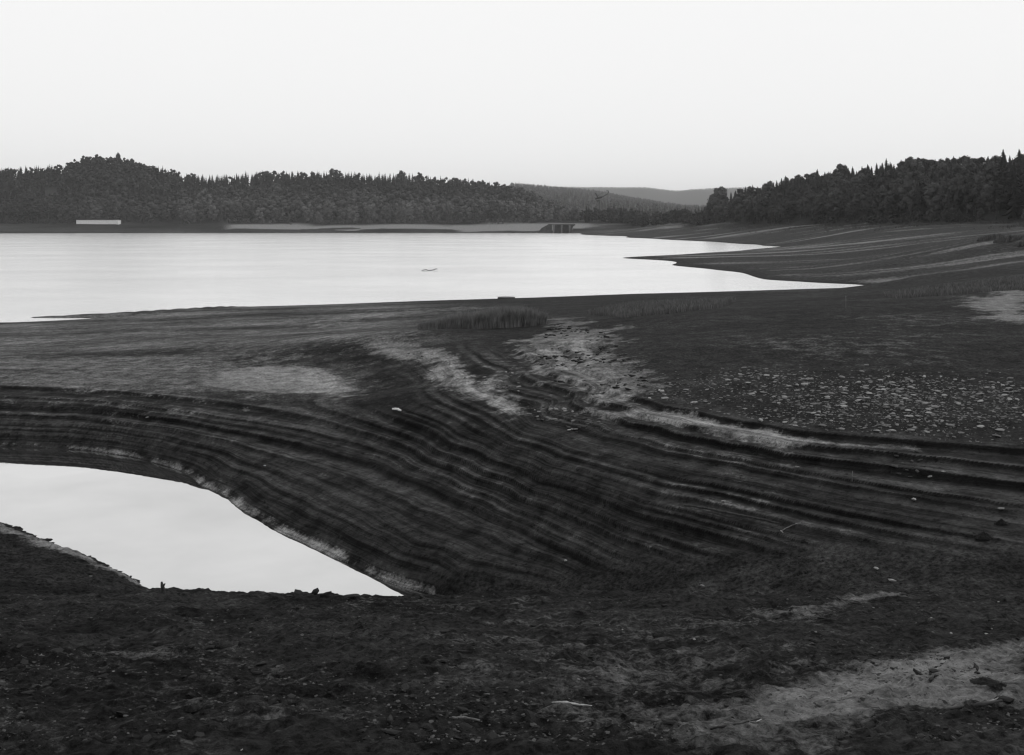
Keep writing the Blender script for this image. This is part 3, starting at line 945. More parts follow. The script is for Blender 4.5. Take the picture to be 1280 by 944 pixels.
# seen size first: nearest trees of each kind become individuals
ranked = {'B': [], 'C': []}
for c in clear_tree:
    x, y, z, ty, s, wd, px, pyt, pyb = c
    t = y - np.interp(px, BANK_PX, BANK_Y)
    if not -20 < px < 1300:
        pri = -1
    else:
        vis = 1.0 if t < 22 else (.5 if t < 60 else .42)
        if wd == 'right' and 85 < t < 150: vis = .6
        if wd == 'left' and t > 290: vis = .8
        pri = (pyb - pyt) * vis
    ranked[ty].append((pri, c, t))
rest = []
one = {}
for ty in 'BC':
    lst = sorted(ranked[ty], key=lambda q: -q[0])
    for i, (pri, c, t) in enumerate(lst):
        x, y, z, _, s, wd, px, pyt, pyb = c
        if i >= 290 or pri < 0:
            rest.append(c); continue
        lab, grp = label_for(ty, wd, px, t)
        rz = rt.uniform(0, 6.28)
        near = wd == 'right'
        if near:
            k = (BN if ty == 'B' else CN)[rt.integers(0, 5 if ty == 'B' else 4)]
            root = bpy.data.objects.new('broadleaf_tree' if ty == 'B' else 'conifer_tree', None)
            C.objects.link(root)
            root.empty_display_size = .1
            root.location = (x, y, z); root.rotation_euler = (0, 0, rz); root.scale = (s, s, s * rt.uniform(.92, 1.1))
            link('crown', k.crown, root).color = (stand_tone(px, t, wd),) * 3 + (1,)
            link('trunk', k.trunk, root)
        else:
            k = (BF if ty == 'B' else CF)[rt.integers(0, 4 if ty == 'B' else 3)]
            root = link('broadleaf_tree' if ty == 'B' else 'conifer_tree', k.whole, None, (x, y, z), (0, 0, rz), (s, s, s * rt.uniform(.9, 1.1)))
            root.color = (stand_tone(px, t, wd),) * 3 + (1,)
        tag(root, lab, 'tree', grp)

# the one big round tree that stands over the left end of the right-hand forest
def solo(kind, px, Y, pytop, label, wide=1.0):
    x = (px - 640) / FPX * Y
    z = float(ground_z(x, Y))
    h = HC + (PY0 - pytop) * Y / FPX - z
    s = h / kind.h
    root = bpy.data.objects.new('broadleaf_tree', None); C.objects.link(root)
    root.location = (x, Y, z); root.scale = (s * wide, s * wide, s)
    link('crown', kind.crown, root); link('trunk', kind.trunk, root)
    tag(root, label, 'tree')
    return root
BIG = make_kind(lobed(broadleaf(20, 6.6, 24, 60, .5, 155, low=.05), True, .88, 156), M_LEAF, 'broadleaf_tree')
solo(BIG, 899, 862, 233, 'tall rounded tree standing above the low left end of the right-hand forest', .95)
solo(BN[3], 148, 1480, 190, 'small lone treetop sticking up on the crest of the rounded knoll', .5)

def stuff_forest(name, trees, label, bmats, haze_tint=1.0):
    """all remaining trees of a wood as one mass"""
    vs, tn, off = [], [], 0
    fq, ft, mq, mt = [], [], [], []
    for (x, y, z, ty, s) in trees:
        T = (BL if ty == 'B' else CL)
        v, f, t = T[rt.integers(0, len(T))]
        a = rt.uniform(0, 6.28); ca, sa = math.cos(a) * s, math.sin(a) * s
        vs.append(np.stack([v[:, 0] * ca - v[:, 1] * sa + x, v[:, 0] * sa + v[:, 1] * ca + y, v[:, 2] * s * rt.uniform(.85, 1.15) + z], 1))
        for q_ in (f if isinstance(f, list) else [f]):
            if q_.shape[1] == 4:
                fq.append(q_ + off); mq.append(np.full(len(q_), 0 if ty == 'B' else 1))
            else:
                ft.append(q_ + off); mt.append(np.full(len(q_), 0 if ty == 'B' else 1))
        off += len(v)
        ppx = 640 + FPX * x / y
        wd_ = 'left' if ppx < 722 and y < 1560 else 'right'
        stand = stand_tone(ppx, y - np.interp(ppx, BANK_PX, BANK_Y), wd_) * (1 + .35 * float(fbm(np.array([x * .011]), np.array([y * .011]), 2, 73)[0]))
        tn.append(t * rt.uniform(.6, 1.4) * haze_tint * stand)
    faces = [np.concatenate(a) for a in (fq, ft) if a]
    mi = np.concatenate([np.concatenate(a) for a in (mq, mt) if a])
    me = mesh_np(name, np.concatenate(vs), faces, True, {'tone': np.concatenate(tn)}, bmats, mi)
    o = link(name, me)
    tag(o, label, 'forest', kind='stuff')
    return o
stuff_forest('hillside_forest', [(c[0], c[1], c[2], c[3], c[4]) for c in rest if c[5] != 'right'], 'dense mixed wood covering the hill across the lake', [M_LEAF, M_CONI])
stuff_forest('shore_forest', [(c[0], c[1], c[2], c[3], c[4]) for c in rest if c[5] == 'right'], 'dense dark wood filling the right-hand forest behind its front rows', [M_LEAF, M_CONI])
far = []
for y in np.arange(1420, 5160, 46):
    for x in np.arange((640 - 640) / FPX * y, (960 - 640) / FPX * y, 17 if y < 2200 else 24):
        xx, yy = x + rt.uniform(-9, 9), y + rt.uniform(-22, 22)
        px = 640 + FPX * xx / yy
        nz = float(fbm(np.array([xx * .006]), np.array([yy * .006]), 2, 80)[0])
        if nz > .05 and yy < 2600: continue                # open fields between the woods
        far.append((xx, yy, float(ground_z(xx, yy)), 'C' if rt.random() < .5 else 'B', rt.uniform(.7, 1.05)))
stuff_forest('valley_forest', far, 'hazy wooded ridge up the valley between the two shores', [M_LEAF, M_CONI], 2.2)  # pale multiplier paints extra haze into the leaf colour
far = []
for y in np.arange(9300, 10080, 65):
    for x in np.arange((600 - 640) / FPX * y, (1010 - 640) / FPX * y, 26):
        xx, yy = x + rt.uniform(-12, 12), y + rt.uniform(-28, 28)
        far.append((xx, yy, float(ground_z(xx, yy)), 'B', rt.uniform(.6, .9)))
stuff_forest('distant_forest', far, 'palest and farthest wooded ridge on the horizon', [M_LEAF, M_CONI], 2.2)  # foliage paled here too, haze put into its colour

# ------------------------------------------------------------------ reeds and grass
def blades(n, sample, hmin, hmax, wid, seed, lean=.25, hfun=None):
    r = np.random.default_rng(seed)
    x, y = sample(n, r)
    z = ground_z(x, y)
    h = r.uniform(hmin, hmax, n)
    if hfun is not None: h = h * hfun(x, y)
    a = r.uniform(0, 6.28, n)
    w = wid * r.uniform(.6, 1.4, n)
    lx, ly = r.normal(0, lean, n) * h, r.normal(0, lean, n) * h
    b0 = np.stack([x - np.cos(a) * w, y - np.sin(a) * w, z - .03], 1)
    b1 = np.stack([x + np.cos(a) * w, y + np.sin(a) * w, z - .03], 1)
    m0 = np.stack([x + lx * .35 - np.cos(a) * w * .8, y + ly * .35 - np.sin(a) * w * .8, z + h * .6], 1)
    m1 = np.stack([x + lx * .35 + np.cos(a) * w * .8, y + ly * .35 + np.sin(a) * w * .8, z + h * .6], 1)
    tp = np.stack([x + lx, y + ly, z + h], 1)
    v = np.stack([b0, b1, m1, m0, tp], 1).reshape(-1, 3)
    k = np.arange(n)[:, None] * 5
    return v, [np.concatenate([k, k + 1, k + 2, k + 3], 1), np.concatenate([k + 3, k + 2, k + 4], 1)], np.repeat(r.uniform(.6, 1.4, n), 5)

cl = hit(603, 411)
clw = 81 / FPX * cl[1]
def clump_sample(n, r):
    t = r.uniform(-1, 1, n)
    d = np.sqrt(np.clip(1 - t * t, 0, 1))
    return cl[0] + t * clw, cl[1] + 1.5 + r.uniform(-1, 1, n) * 1.7 * d + t * .9
def clump_h(x, y):
    t = (x - cl[0]) / clw
    return np.clip(.34 + .75 * np.exp(-((t - .45) / .5) ** 2) + .42 * np.exp(-((t + .3) / .4) ** 2), .2, 1.05) * (1 + .12 * fbm(x * 1.3, y * 1.3, 2, 90))
v, f, tn = blades(20000, clump_sample, .9, 1.7, .012, 31, .2, clump_h)
reed = link('reed_clump', mesh_np('reed_clump', v, f, False, {'tone': tn}, [M_REED]))
tag(reed, 'tall dense clump of dark reeds standing on the mud near the lake edge', 'reeds')

def poly_sampler(poly):
    P = np.array([hit(*p)[:2] for p in poly])
    def s(n, r):
        xs, ys = [], []
        tot = 0
        while tot < n:
            x = r.uniform(P[:, 0].min(), P[:, 0].max(), n * 3); y = r.uniform(P[:, 1].min(), P[:, 1].max(), n * 3)
            ins = np.zeros(len(x), bool)
            for i in range(len(P)):
                x0, y0 = P[i]; x1, y1 = P[(i + 1) % len(P)]
                c = (y0 > y) != (y1 > y)
                ins ^= c & (x < (x1 - x0) * (y - y0) / (y1 - y0 + 1e-12) + x0)
            ins &= fbm(x * .35, y * .35, 3, 91) > r.uniform(-.5, .25, len(x))
            xs.append(x[ins]); ys.append(y[ins]); tot += ins.sum()
        return np.concatenate(xs)[:n], np.concatenate(ys)[:n]
    return s
belts = [
    ('grass_belt', [(735, 393), (790, 381), (850, 378), (920, 377), (900, 386), (840, 392), (780, 398)], 9000, .25, .6, 'low belt of grass on the mud right of the reed clump'),
    ('grass_belt', [(1105, 370), (1150, 363), (1200, 357), (1290, 346), (1290, 362), (1200, 368), (1120, 374)], 9000, .2, .55, 'grass fringe along the rise at the right edge of the near flat'),
]
for nm, poly, n, h0, h1, lab in belts:
    v, f, tn = blades(n, poly_sampler(poly), h0, h1, .02, 40 + n % 97, .3)
    o = link(nm, mesh_np(nm, v, f, False, {'tone': tn}, [M_GRASS]))
    tag(o, lab, 'grass', kind='stuff')

# grassy humps on the right-hand flats (each one a low mound of blades)
def hump(px, py, wpx, hpx, label, n=900):
    p = hit(px, py)
    w = wpx / FPX * p[1] / 2
    h = hpx / FPX * p[1]
    r = np.random.default_rng(int(px))
    t = r.uniform(-1, 1, n); d = np.sqrt(1 - t * t)
    x, y = p[0] + t * w, p[1] + r.uniform(-1, 1, n) * w * .35 * d
    return blades(n, lambda n_, r_: (x, y), h * .6, h * 1.05, .06, int(px) + 1, .35, lambda x_, y_: np.sqrt(np.clip(1.05 - ((x_ - p[0]) / w) ** 2, .1, 1)))
for px, py, w, h, lab in ((1238, 299, 34, 7, 'leftmost of the three grassy humps before the right-hand forest'),
                          (1262, 301, 40, 8, 'middle of the three grassy humps before the right-hand forest'),
                          (1292, 305, 44, 9, 'nearest grassy hump cut by the right edge of the picture')):
    v, f, tn = hump(px, py, w, h, lab)
    o = link('grass_hump', mesh_np('grass_hump', v, f, False, {'tone': tn}, [M_GRASS]))
    tag(o, lab, 'tussock', 'grassy humps before the right-hand forest')
# scattered tufts along the foot of the forest: nobody could count them
def tuft_sample(n, r):
    px = r.uniform(850, 1330, n)
    t = np.abs(r.normal(0, 1, n)) * 28 + 1
    Y = np.interp(px, BANK_PX, BANK_Y) - t * np.interp(px, [850, 1300], [1.6, 1.0])
    x = (px - 640) / FPX * Y
    keep = fbm(x * .05, Y * .12, 3, 93) > .02
    x, Y = x[keep], Y[keep]
    k = r.integers(0, len(x), n)
    return x[k] + r.normal(0, .4, n), Y[k] + r.normal(0, .4, n)
v, f, tn = blades(13000, tuft_sample, .3, .95, .10, 77, .35)
o = link('tussock_fringe', mesh_np('tussock_fringe', v, f, False, {'tone': tn * .5}, [M_GRASS]))
tag(o, 'ragged fringe of tussocks along the foot of the right-hand forest', 'grass', kind='stuff')

# ------------------------------------------------------------------ stones and clods
def rock_mesh(seed, flat=.55, rough=.25, mat=None, name='stone'):
    r = np.random.default_rng(seed)
    t = (1 + 5 ** .5) / 2
    v = np.array([(-1, t, 0), (1, t, 0), (-1, -t, 0), (1, -t, 0), (0, -1, t), (0, 1, t), (0, -1, -t), (0, 1, -t), (t, 0, -1), (t, 0, 1), (-t, 0, -1), (-t, 0, 1)], float)
    v /= np.linalg.norm(v[0])
    f = np.array([(0, 11, 5), (0, 5, 1), (0, 1, 7), (0, 7, 10), (0, 10, 11), (1, 5, 9), (5, 11, 4), (11, 10, 2), (10, 7, 6), (7, 1, 8), (3, 9, 4), (3, 4, 2), (3, 2, 6), (3, 6, 8), (3, 8, 9), (4, 9, 5), (2, 4, 11), (6, 2, 10), (8, 6, 7), (9, 8, 1)])
    v = v * (1 + r.uniform(-rough, rough, (12, 1))) * np.array([1, r.uniform(.45, .9), flat])
    v[:, 2] = np.clip(v[:, 2], -flat * .8, flat * r.uniform(.55, .9))
    return v, f
ROCKS = [rock_mesh(700 + i, .34, .38) for i in range(8)]
STONE_ME = [mesh_np('stone', v, f, False, None, [M_STONE]) for v, f in ROCKS]
DARK_ME = [mesh_np('stone', v, f, False, None, [M_DARKSTONE]) for v, f in ROCKS]
CLODS = [rock_mesh(800 + i, .42, .5) for i in range(8)]
CLOD_ME = [mesh_np('mud_clod', v, f, False, None, [M_CLOD]) for v, f in CLODS]

def put(name, me, p, size, label, cat, group=None, sink=.3, sc=(1, 1, 1)):
    o = link(name, me, None, (p[0], p[1], p[2] + size * sc[2] * (.5 - sink)), (rt.uniform(-.15, .15), rt.uniform(-.15, .15), rt.uniform(0, 6.28)), tuple(size * s for s in sc))
    tag(o, label, cat, group)
    return o

def scatter_px(n, poly, seed):
    return np.stack(poly_sampler(poly)(n, np.random.default_rng(seed)), 1)

def rock_mass(name, pts_, sizes, protos, mat, label, seed, smooth=False):
    r = np.random.default_rng(seed)
    vs, fs, off = [], [], 0
    zz = ground_z(pts_[:, 0], pts_[:, 1])
    for (x, y), z, s in zip(pts_, zz, sizes):
        v, f = protos[r.integers(0, len(protos))]
        a = r.uniform(0, 6.28); ca, sa = math.cos(a) * s, math.sin(a) * s
        vs.append(np.stack([v[:, 0] * ca - v[:, 1] * sa + x, v[:, 0] * sa + v[:, 1] * ca + y, v[:, 2] * s + z + s * .12], 1))
        fs.append(f + off); off += len(v)
    me = mesh_np(name, np.concatenate(vs), np.concatenate(fs), smooth, None, [mat])
    o = link(name, me)
    tag(o, label, 'stones' if mat is not M_CLOD else 'clods', kind='stuff')
    return o

FIELD = [(815, 490), (880, 478), (980, 468), (1100, 470), (1230, 478), (1290, 490), (1290, 535), (1200, 548), (1140, 552), (1060, 545), (990, 536), (900, 518), (840, 506)]
P = scatter_px(4800, FIELD, 51)
P = P + np.random.default_rng(50).normal(0, 1, P.shape) * np.array([1.4, 1.4])
P = P[smooth_z(P[:, 0], P[:, 1]) > 5.28]
size = np.clip(np.exp(np.random.default_rng(52).normal(math.log(.034), .66, len(P))), .014, .16)
order = np.argsort(-size)
for i in order[:230]:
    x, y = P[i]
    put('stone', STONE_ME[rt.integers(0, 8)], (x, y, float(ground_z(x, y))), size[i], 'pale stone lying among many in the stony field above the terraces', 'stone', 'pale stones of the stony field', sc=(1, 1, rt.uniform(.8, 1.1)))
rock_mass('pebble_scatter', P[order[230:]], size[order[230:]], ROCKS, M_STONE, 'small pebbles strewn over the stony field above the terraces', 53)
P = scatter_px(240, [(690, 405), (755, 415), (780, 440), (806, 462), (812, 490), (770, 500), (720, 500), (690, 470), (668, 440)], 54)
size = np.clip(np.exp(np.random.default_rng(55).normal(math.log(.09), .4, len(P))), .04, .22)
order = np.argsort(-size)
for i in order[:60]:
    x, y = P[i]
    put('mud_clod', CLOD_ME[rt.integers(0, 8)], (x, y, float(ground_z(x, y))), size[i], 'dark clod scattered on the pale sandy tongue left of the stony field', 'clod', 'dark clods on the pale sandy tongue')
rock_mass('clod_scatter', P[order[60:]], size[order[60:]], CLODS, M_CLOD, 'small dark crumbs on the pale sandy tongue left of the stony field', 56)
# stones strewn down the middle of the S-shaped slope
P = np.concatenate([scatter_px(200, [(480, 450), (520, 440), (560, 440), (640, 465), (700, 505), (690, 530), (620, 500), (560, 470)], 57), scatter_px(160, [(660, 500), (740, 520), (840, 550), (820, 560), (720, 545), (650, 520)], 58)])
size = np.clip(np.exp(np.random.default_rng(59).normal(math.log(.06), .45, len(P))), .03, .16)
order = np.argsort(-size)
for i in order[:60]:
    x, y = P[i]
    put('stone', (STONE_ME if rt.random() < .6 else DARK_ME)[rt.integers(0, 8)], (x, y, float(ground_z(x, y))), size[i], 'stone in the loose trail running down the middle slope', 'stone', 'stones of the trail down the middle slope')
rock_mass('gravel_trail', P[order[60:]], size[order[60:]], ROCKS, M_DARKSTONE, 'fine gravel in the loose trail down the middle slope', 60)

# crumbs over the near slope
r_ = np.random.default_rng(61)
px, py = r_.uniform(-30, 1310, 14000), 750 + 194 * r_.uniform(0, 1, 14000)
Yn = 3302 / ((py - PY0) - 338.0)
P = np.stack([(px - 640) / FPX * Yn, Yn], 1)
nzz = fbm(P[:, 0] * .4, P[:, 1] * .4, 3, 95)
P = P[nzz > r_.uniform(-.5, .35, len(P))]
size = np.clip(np.exp(np.random.default_rng(62).normal(math.log(.018), .55, len(P))), .008, .07)
order = np.argsort(-size)
for i in order[:180]:
    x, y = P[i]
    cpx = 640 + FPX * x / y
    side = 'left, below the pool' if cpx < 420 else ('middle, around the dark tussocks' if cpx < 800 else 'right, around the sandy patch')
    put('mud_clod', CLOD_ME[rt.integers(0, 8)], (x, y, float(ground_z(x, y))), size[i] * 1.2, 'dark crumbly clod on the near slope, ' + side, 'clod', 'clods on the near slope, ' + side, sc=(1.2, 1, .8))
oo = order[180:]
rock_mass('crumb_scatter', P[oo[::2]], size[oo[::2]], CLODS, M_CLOD, 'fine dark mud crumbs covering the near slope in the foreground', 63)
rock_mass('dry_crumb_scatter', P[oo[1::2]], size[oo[1::2]] * .8, CLODS, M_DRY, 'fine dry grey crumbs covering the near slope in the foreground', 64)
# pale flecks
fl = [(52, 819), (313, 791), (622, 920), (302, 938), (142, 840), (265, 776), (750, 782), (778, 788), (868, 800), (723, 850), (1092, 761), (1164, 773), (1189, 792), (1233, 793), (1240, 787), (1020, 791), (1176, 893), (789, 905), (184, 523), (331, 583), (113, 721), (606, 927), (1248, 753)]
fl_lab = 'tiny pale pebble on the dark mud of the foreground'
for (x, y) in fl:
    p = hit(x, y)
    put('pebble', STONE_ME[rt.integers(0, 8)], p, 2.2 / FPX * p[1], fl_lab, 'pebble', 'pale pebbles on the dark mud', .2)
# single blocks that stand out on the terraced bank
for x, y, w, lab in ((707, 702, 5, 'small pale block on the lower terraces below the middle of the picture'),
                     (878, 733, 5, 'small pale block at the foot of the terraces just above the near crest'),
                     (1095, 711, 6, 'upper of two pale blocks at the right foot of the terraces'),
                     (1115, 727, 7, 'lower of two pale blocks at the right foot of the terraces'),
                     (1143, 626, 8, 'grey block on the terraces below the rubble heap'),
                     (1250, 637, 7, 'grey block on the terraces near the right edge'),
                     (1162, 597, 5, 'pale stone just below the rubble heap on the terraces'),
                     (1179, 590, 4, 'small pale stone right of the rubble heap on the terraces'),
                     (997, 585, 5, 'pale flat stone on a terrace left of the rubble heap'),
                     (904, 628, 6, 'pale stone on the terraces above the forked stick')):
    p = hit(x, y)
    put('block', STONE_ME[rt.integers(0, 8)], p, w / FPX * p[1] * .75, lab, 'stone')
for x, y in ((1120, 572), (1128, 580), (1140, 578), (1150, 576), (1133, 588), (1146, 590), (1155, 584), (1124, 593), (1138, 597), (1118, 584), (1160, 572), (1146, 566)):
    p = hit(x, y)
    put('rubble_stone', DARK_ME[rt.integers(0, 8)], p, rt.uniform(2.5, 5) / FPX * p[1], 'dark stone of the rubble heap that breaks the terraces on the right', 'stone', 'rubble heap on the terraces')
# clods in silhouette on the crest before the pool
for x, y, w, h, lab in ((394, 742, 11, 10, 'square dark clod in silhouette against the pool'),
                        (408, 743, 14, 6, 'low dark clod beside the square one against the pool'),
                        (442, 745, 18, 6, 'long flat dark clod on the crest before the pool tip'),
                        (372, 741, 16, 5, 'low mound of mud left of the square clod before the pool'),
                        (527, 746, 12, 5, 'dark clod at the very tip of the pool')):
    p = hit(x, y + 2)
    s = w / FPX * p[1] / 2
    put('mud_clod', CLOD_ME[rt.integers(0, 8)], p, s, lab, 'clod', None, .1, (1, 1, h / w * 2.0))
p = hit(1161, 779)
put('round_stone', DARK_ME[2], p, 5 / FPX * p[1], 'round black stone with a pale fleck above the sandy patch at right', 'stone', None, 0, (1, 1, 1.6))

# ------------------------------------------------------------------ dark tussocks on the near slope
def tussock(px, py, wpx, hpx, label, seed):
    p = hit(px, py)
    w = wpx / FPX * p[1] / 2
    h = hpx / FPX * p[1]
    na, nr = 26, 8
    q, a = np.meshgrid(np.linspace(0, 1, nr), np.arange(na) * 2 * math.pi / na, indexing='ij')
    rag = 1 + .3 * fbm(np.cos(a) * 1.3 + seed, np.sin(a) * 1.3, 3, seed)
    x, y = q * rag * np.cos(a) * w, q * rag * np.sin(a) * w * .7
    z = h * (np.clip(1 - q ** 2.2, 0, 1) * (.75 + .6 * fbm(x / w * 2.5 + seed, y / w * 2.5, 3, seed + 1)) - .12 * q)
    v = np.stack([x, y, z], -1).reshape(-1, 3)
    ii = np.arange(nr * na).reshape(nr, na)
    f = np.stack([ii[:-1], np.roll(ii[:-1], -1, 1), np.roll(ii[1:], -1, 1), ii[1:]], -1).reshape(-1, 4)
    base = mesh_np('root_mat', v, f, False, None, [M_PEAT])
    root = bpy.data.objects.new('tussock', None); C.objects.link(root)
    root.location = tuple(p)
    link('root_mat', base, root)
    r = np.random.default_rng(seed)
    n = 70
    a, q = r.uniform(0, 6.28, n), np.sqrt(r.uniform(0, 1, n))
    x, y = q * np.cos(a) * w * .9, q * np.sin(a) * w * .6
    hh = h * r.uniform(.7, 1.2, n) * (1 - .6 * q)
    lx, ly = x * .8 + r.normal(0, .02, n), y * .8 + r.normal(0, .02, n)
    bw_ = .006
    vv = np.stack([np.stack([x - bw_, y, 0 * x], 1), np.stack([x + bw_, y, 0 * x], 1), np.stack([x + lx, y + ly, hh], 1)], 1).reshape(-1, 3)
    ff = np.arange(3 * n).reshape(n, 3)
    link('grass_blades', mesh_np('grass_blades', vv, ff, False, {'tone': np.full(3 * n, .2)}, [M_GRASS]), root)
    tag(root, label, 'tussock')
for i, a in enumerate(((709, 823, 48, 12, 'largest dark tussock in the middle of the near slope'),
                       (742, 804, 26, 8, 'smaller dark tussock just behind the largest one'),
                       (655, 812, 42, 6, 'flat dark tussock left of the largest one'),
                       (828, 794, 26, 4, 'low dark tussock right of the largest one on the near slope'),
                       (1231, 853, 34, 5, 'dark tussock on the sandy patch above the right-hand branch'),
                       (1250, 858, 26, 5, 'right twin of the tussock on the sandy patch'),
                       (240, 885, 26, 5, 'dark tussock low on the left of the near slope'),
                       (1230, 672, 20, 7, 'dark shrubby tuft on the bank near the right edge'),
                       (1252, 655, 18, 6, 'upper dark tuft on the bank by the right edge'))):
    tussock(*a, 900 + i)

# ------------------------------------------------------------------ driftwood, stakes, small things
def stick(name, pix, rad, mat, label, cat='driftwood', lift=.5, twig=None, kids=()):
    pts3 = []
    for x, y in pix:
        p = hit(x, y); pts3.append(p)
    pts3 = np.array(pts3)
    c = pts3.mean(0)
    radii = rad if isinstance(rad, (list, tuple)) else [rad] * len(pts3)
    pth = pts3 - c
    pth[:, 2] += np.array(radii) * lift
    # subdivide and roughen
    t = np.linspace(0, len(pth) - 1, len(pth) * 4)
    q = np.stack([np.interp(t, np.arange(len(pth)), pth[:, k]) for k in range(3)], 1)
    rr = np.interp(t, np.arange(len(pth)), radii)
    rs = np.random.default_rng(int(abs(pix[0][0])))
    q += rs.normal(0, 1, q.shape) * rr[:, None] * .18
    v, f = tube(q, rr * rs.uniform(.85, 1.15, len(rr)), 7)
    root = link(name, mesh_np(name, v, f, True, None, [mat]), None, tuple(c))
    for kp, kr, km in kids:
        kp = np.array([hit(*a) if len(a) == 2 else a for a in kp]) - c
        kp[:, 2] += np.linspace(kr, kr * 4, len(kp))
        v, f = tube(kp, np.linspace(kr, kr * .5, len(kp)), 5)
        link('twig', mesh_np('twig', v, f, True, None, [km]), root)
    tag(root, label, cat)
    return root
stick('driftwood', [(690, 879), (705, 880), (722, 882), (740, 883)], [.008, .017, .015, .006], M_WOOD, 'bleached stick lying on the near slope below the dark tussocks', kids=[([(735, 883), (746, 881), (755, 884)], .014, M_DARKWOOD)])
stick('branch', [(888, 912), (905, 909), (925, 905), (950, 898)], [.009, .013, .016, .008], M_DARKWOOD, 'dark broken branch at the bottom of the sandy patch, middle right', 'driftwood', kids=[([(934, 903), (945, 905), (952, 903)], .008, M_WOOD)])
stick('branch', [(1172, 888), (1200, 886), (1230, 882), (1253, 877)], [.012, .020, .026, .014], M_DARKWOOD, 'thick dark branch lying on the sand in the lower right corner', 'driftwood', kids=[([(1232, 880), (1245, 877), (1252, 874)], .010, M_WOOD)])
stick('forked_stick', [(976, 665), (984, 660), (994, 656), (1001, 654)], [.014, .018, .018, .010], M_GREYWOOD, 'pale forked stick lying on the lower terraces', 'driftwood', kids=[([(976, 664), (979, 669)], .014, M_WOOD)])
stick('wood_chunk', [(491, 512), (496, 512.6), (501, 514)], [.05, .06, .05], M_WHITE, 'small white chunk of wood on the dark wet hollow', 'driftwood')
stick('driftwood', [(565, 899), (580, 898), (600, 902)], [.014, .018, .010], M_GREYWOOD, 'half buried grey stick at the bottom middle of the near slope')
stick('driftwood', [(856, 632), (880, 636), (905, 641), (930, 646), (975, 655)], [.03, .035, .04, .03, .02], M_DARKWOOD, 'long dark pole lying along a terrace up to the forked stick')

# crooked little stump standing at the water of the pool
p = hit(204, 741)
s = p[1] / FPX * 1.35
v, f = tube(np.array([(0, 0, -.1), (.2 * s, 0, 3 * s), (-.8 * s, 0, 6 * s), (-1.5 * s, 0, 10 * s)]), [2.4 * s, 1.8 * s, 1.7 * s, .9 * s], 7)
st_o = link('stump', mesh_np('stump', v, f, True, None, [M_DARKWOOD]), None, tuple(p))
v, f = tube(np.array([(0, 0, 6 * s), (1.8 * s, 0, 8.5 * s)]), [1.2 * s, .5 * s], 6)
link('branch_stub', mesh_np('branch_stub', v, f, True, None, [M_DARKWOOD]), st_o)
tag(st_o, 'crooked dark stump standing at the near edge of the pool', 'stump')

# thin stakes
for x, yt, yb, lab in ((1057, 370, 388, 'thin pale stake standing on the flat below the inlet tip'),
                       (1065, 589, 602, 'thin stake upright on the terraces left of the rubble heap')):
    p = hit(x, yb)
    h = (yb - yt) / FPX * p[1]
    v, f = tube(np.array([(0, 0, -.2), (.01, 0, h * .5), (.02, 0, h)]), [.022, .02, .016] if x == 1057 else [.012, .011, .009], 6)
    o = link('stake', mesh_np('stake', v, f, True, None, [M_GREYWOOD]), None, tuple(p))
    tag(o, lab, 'stake')

# log afloat on the lake, its ends bending up out of the water
Yl = FPX * HC / (338.6 - PY0)
def L(px, up): return ((px - 640) / FPX * Yl, Yl + (px - 536) * .12, up)
pth = np.array([L(527.5, .10), L(530, .22), L(533, .30), L(535, .12), L(539, .10), L(542, .24), L(545, .48), L(546.5, .30)])
c = pth.mean(0); c[2] = 0
v, f = tube(pth - c, [.07, .10, .11, .09, .08, .10, .10, .05], 8)
lg = link('floating_log', mesh_np('floating_log', v, f, True, None, [M_DARKWOOD]), None, tuple(c))
tag(lg, 'thin dark log afloat in the middle of the lake', 'log')

# pale-topped slab stranded at the near lake edge
def box_mesh(name, sx, sy, sz, mat, bev=0.0, taper=1.0):
    x, y = sx / 2, sy / 2
    v = [(-x, -y, 0), (x, -y, 0), (x, y, 0), (-x, y, 0), (-x * taper, -y * taper, sz), (x * taper, -y * taper, sz), (x * taper, y * taper, sz), (-x * taper, y * taper, sz)]
    f = [(3, 2, 1, 0), (4, 5, 6, 7), (0, 1, 5, 4), (1, 2, 6, 5), (2, 3, 7, 6), (3, 0, 4, 7)]
    me = bpy.data.meshes.new(name)
    me.from_pydata(v, [], f)
    me.materials.append(mat)
    return me
Ys = 160.0
xs = (633 - 640) / FPX * Ys
zs = float(ground_z(xs, Ys))
sl = bpy.data.objects.new('stranded_slab', None); C.objects.link(sl); sl.location = (xs, Ys, zs - .05)
link('base', box_mesh('base', 2.7, 1.2, .26, M_SHADEDCONC, taper=.97), sl)
n = 12
xx_ = np.linspace(-1.38, 1.38, n)
top = .28 + .14 * np.sqrt(np.clip(1 - (xx_ / 1.45) ** 2, 0, 1))
vv = np.array([(x, s_, z) for x, z in zip(xx_, top) for s_ in (-.68, .68)] + [(x, s_, .263) for x in xx_ for s_ in (-.68, .68)])
ff = [(2 * i, 2 * i + 2, 2 * i + 3, 2 * i + 1) for i in range(n - 1)] + [(2 * n + 2 * i, 2 * n + 2 * i + 2, 2 * i + 2, 2 * i) for i in range(n - 1)] + [(2 * i + 1, 2 * i + 3, 2 * n + 2 * i + 3, 2 * n + 2 * i + 1) for i in range(n - 1)] + [(0, 1, 2 * n + 1, 2 * n), (2 * n - 1, 2 * n - 2, 4 * n - 2, 4 * n - 1)]
link('cap', mesh_np('cap', vv, np.array(ff), False, None, [M_WHITE]), sl)
tag(sl, 'low dark slab with a pale rounded top at the near lake edge behind the reeds', 'slab')

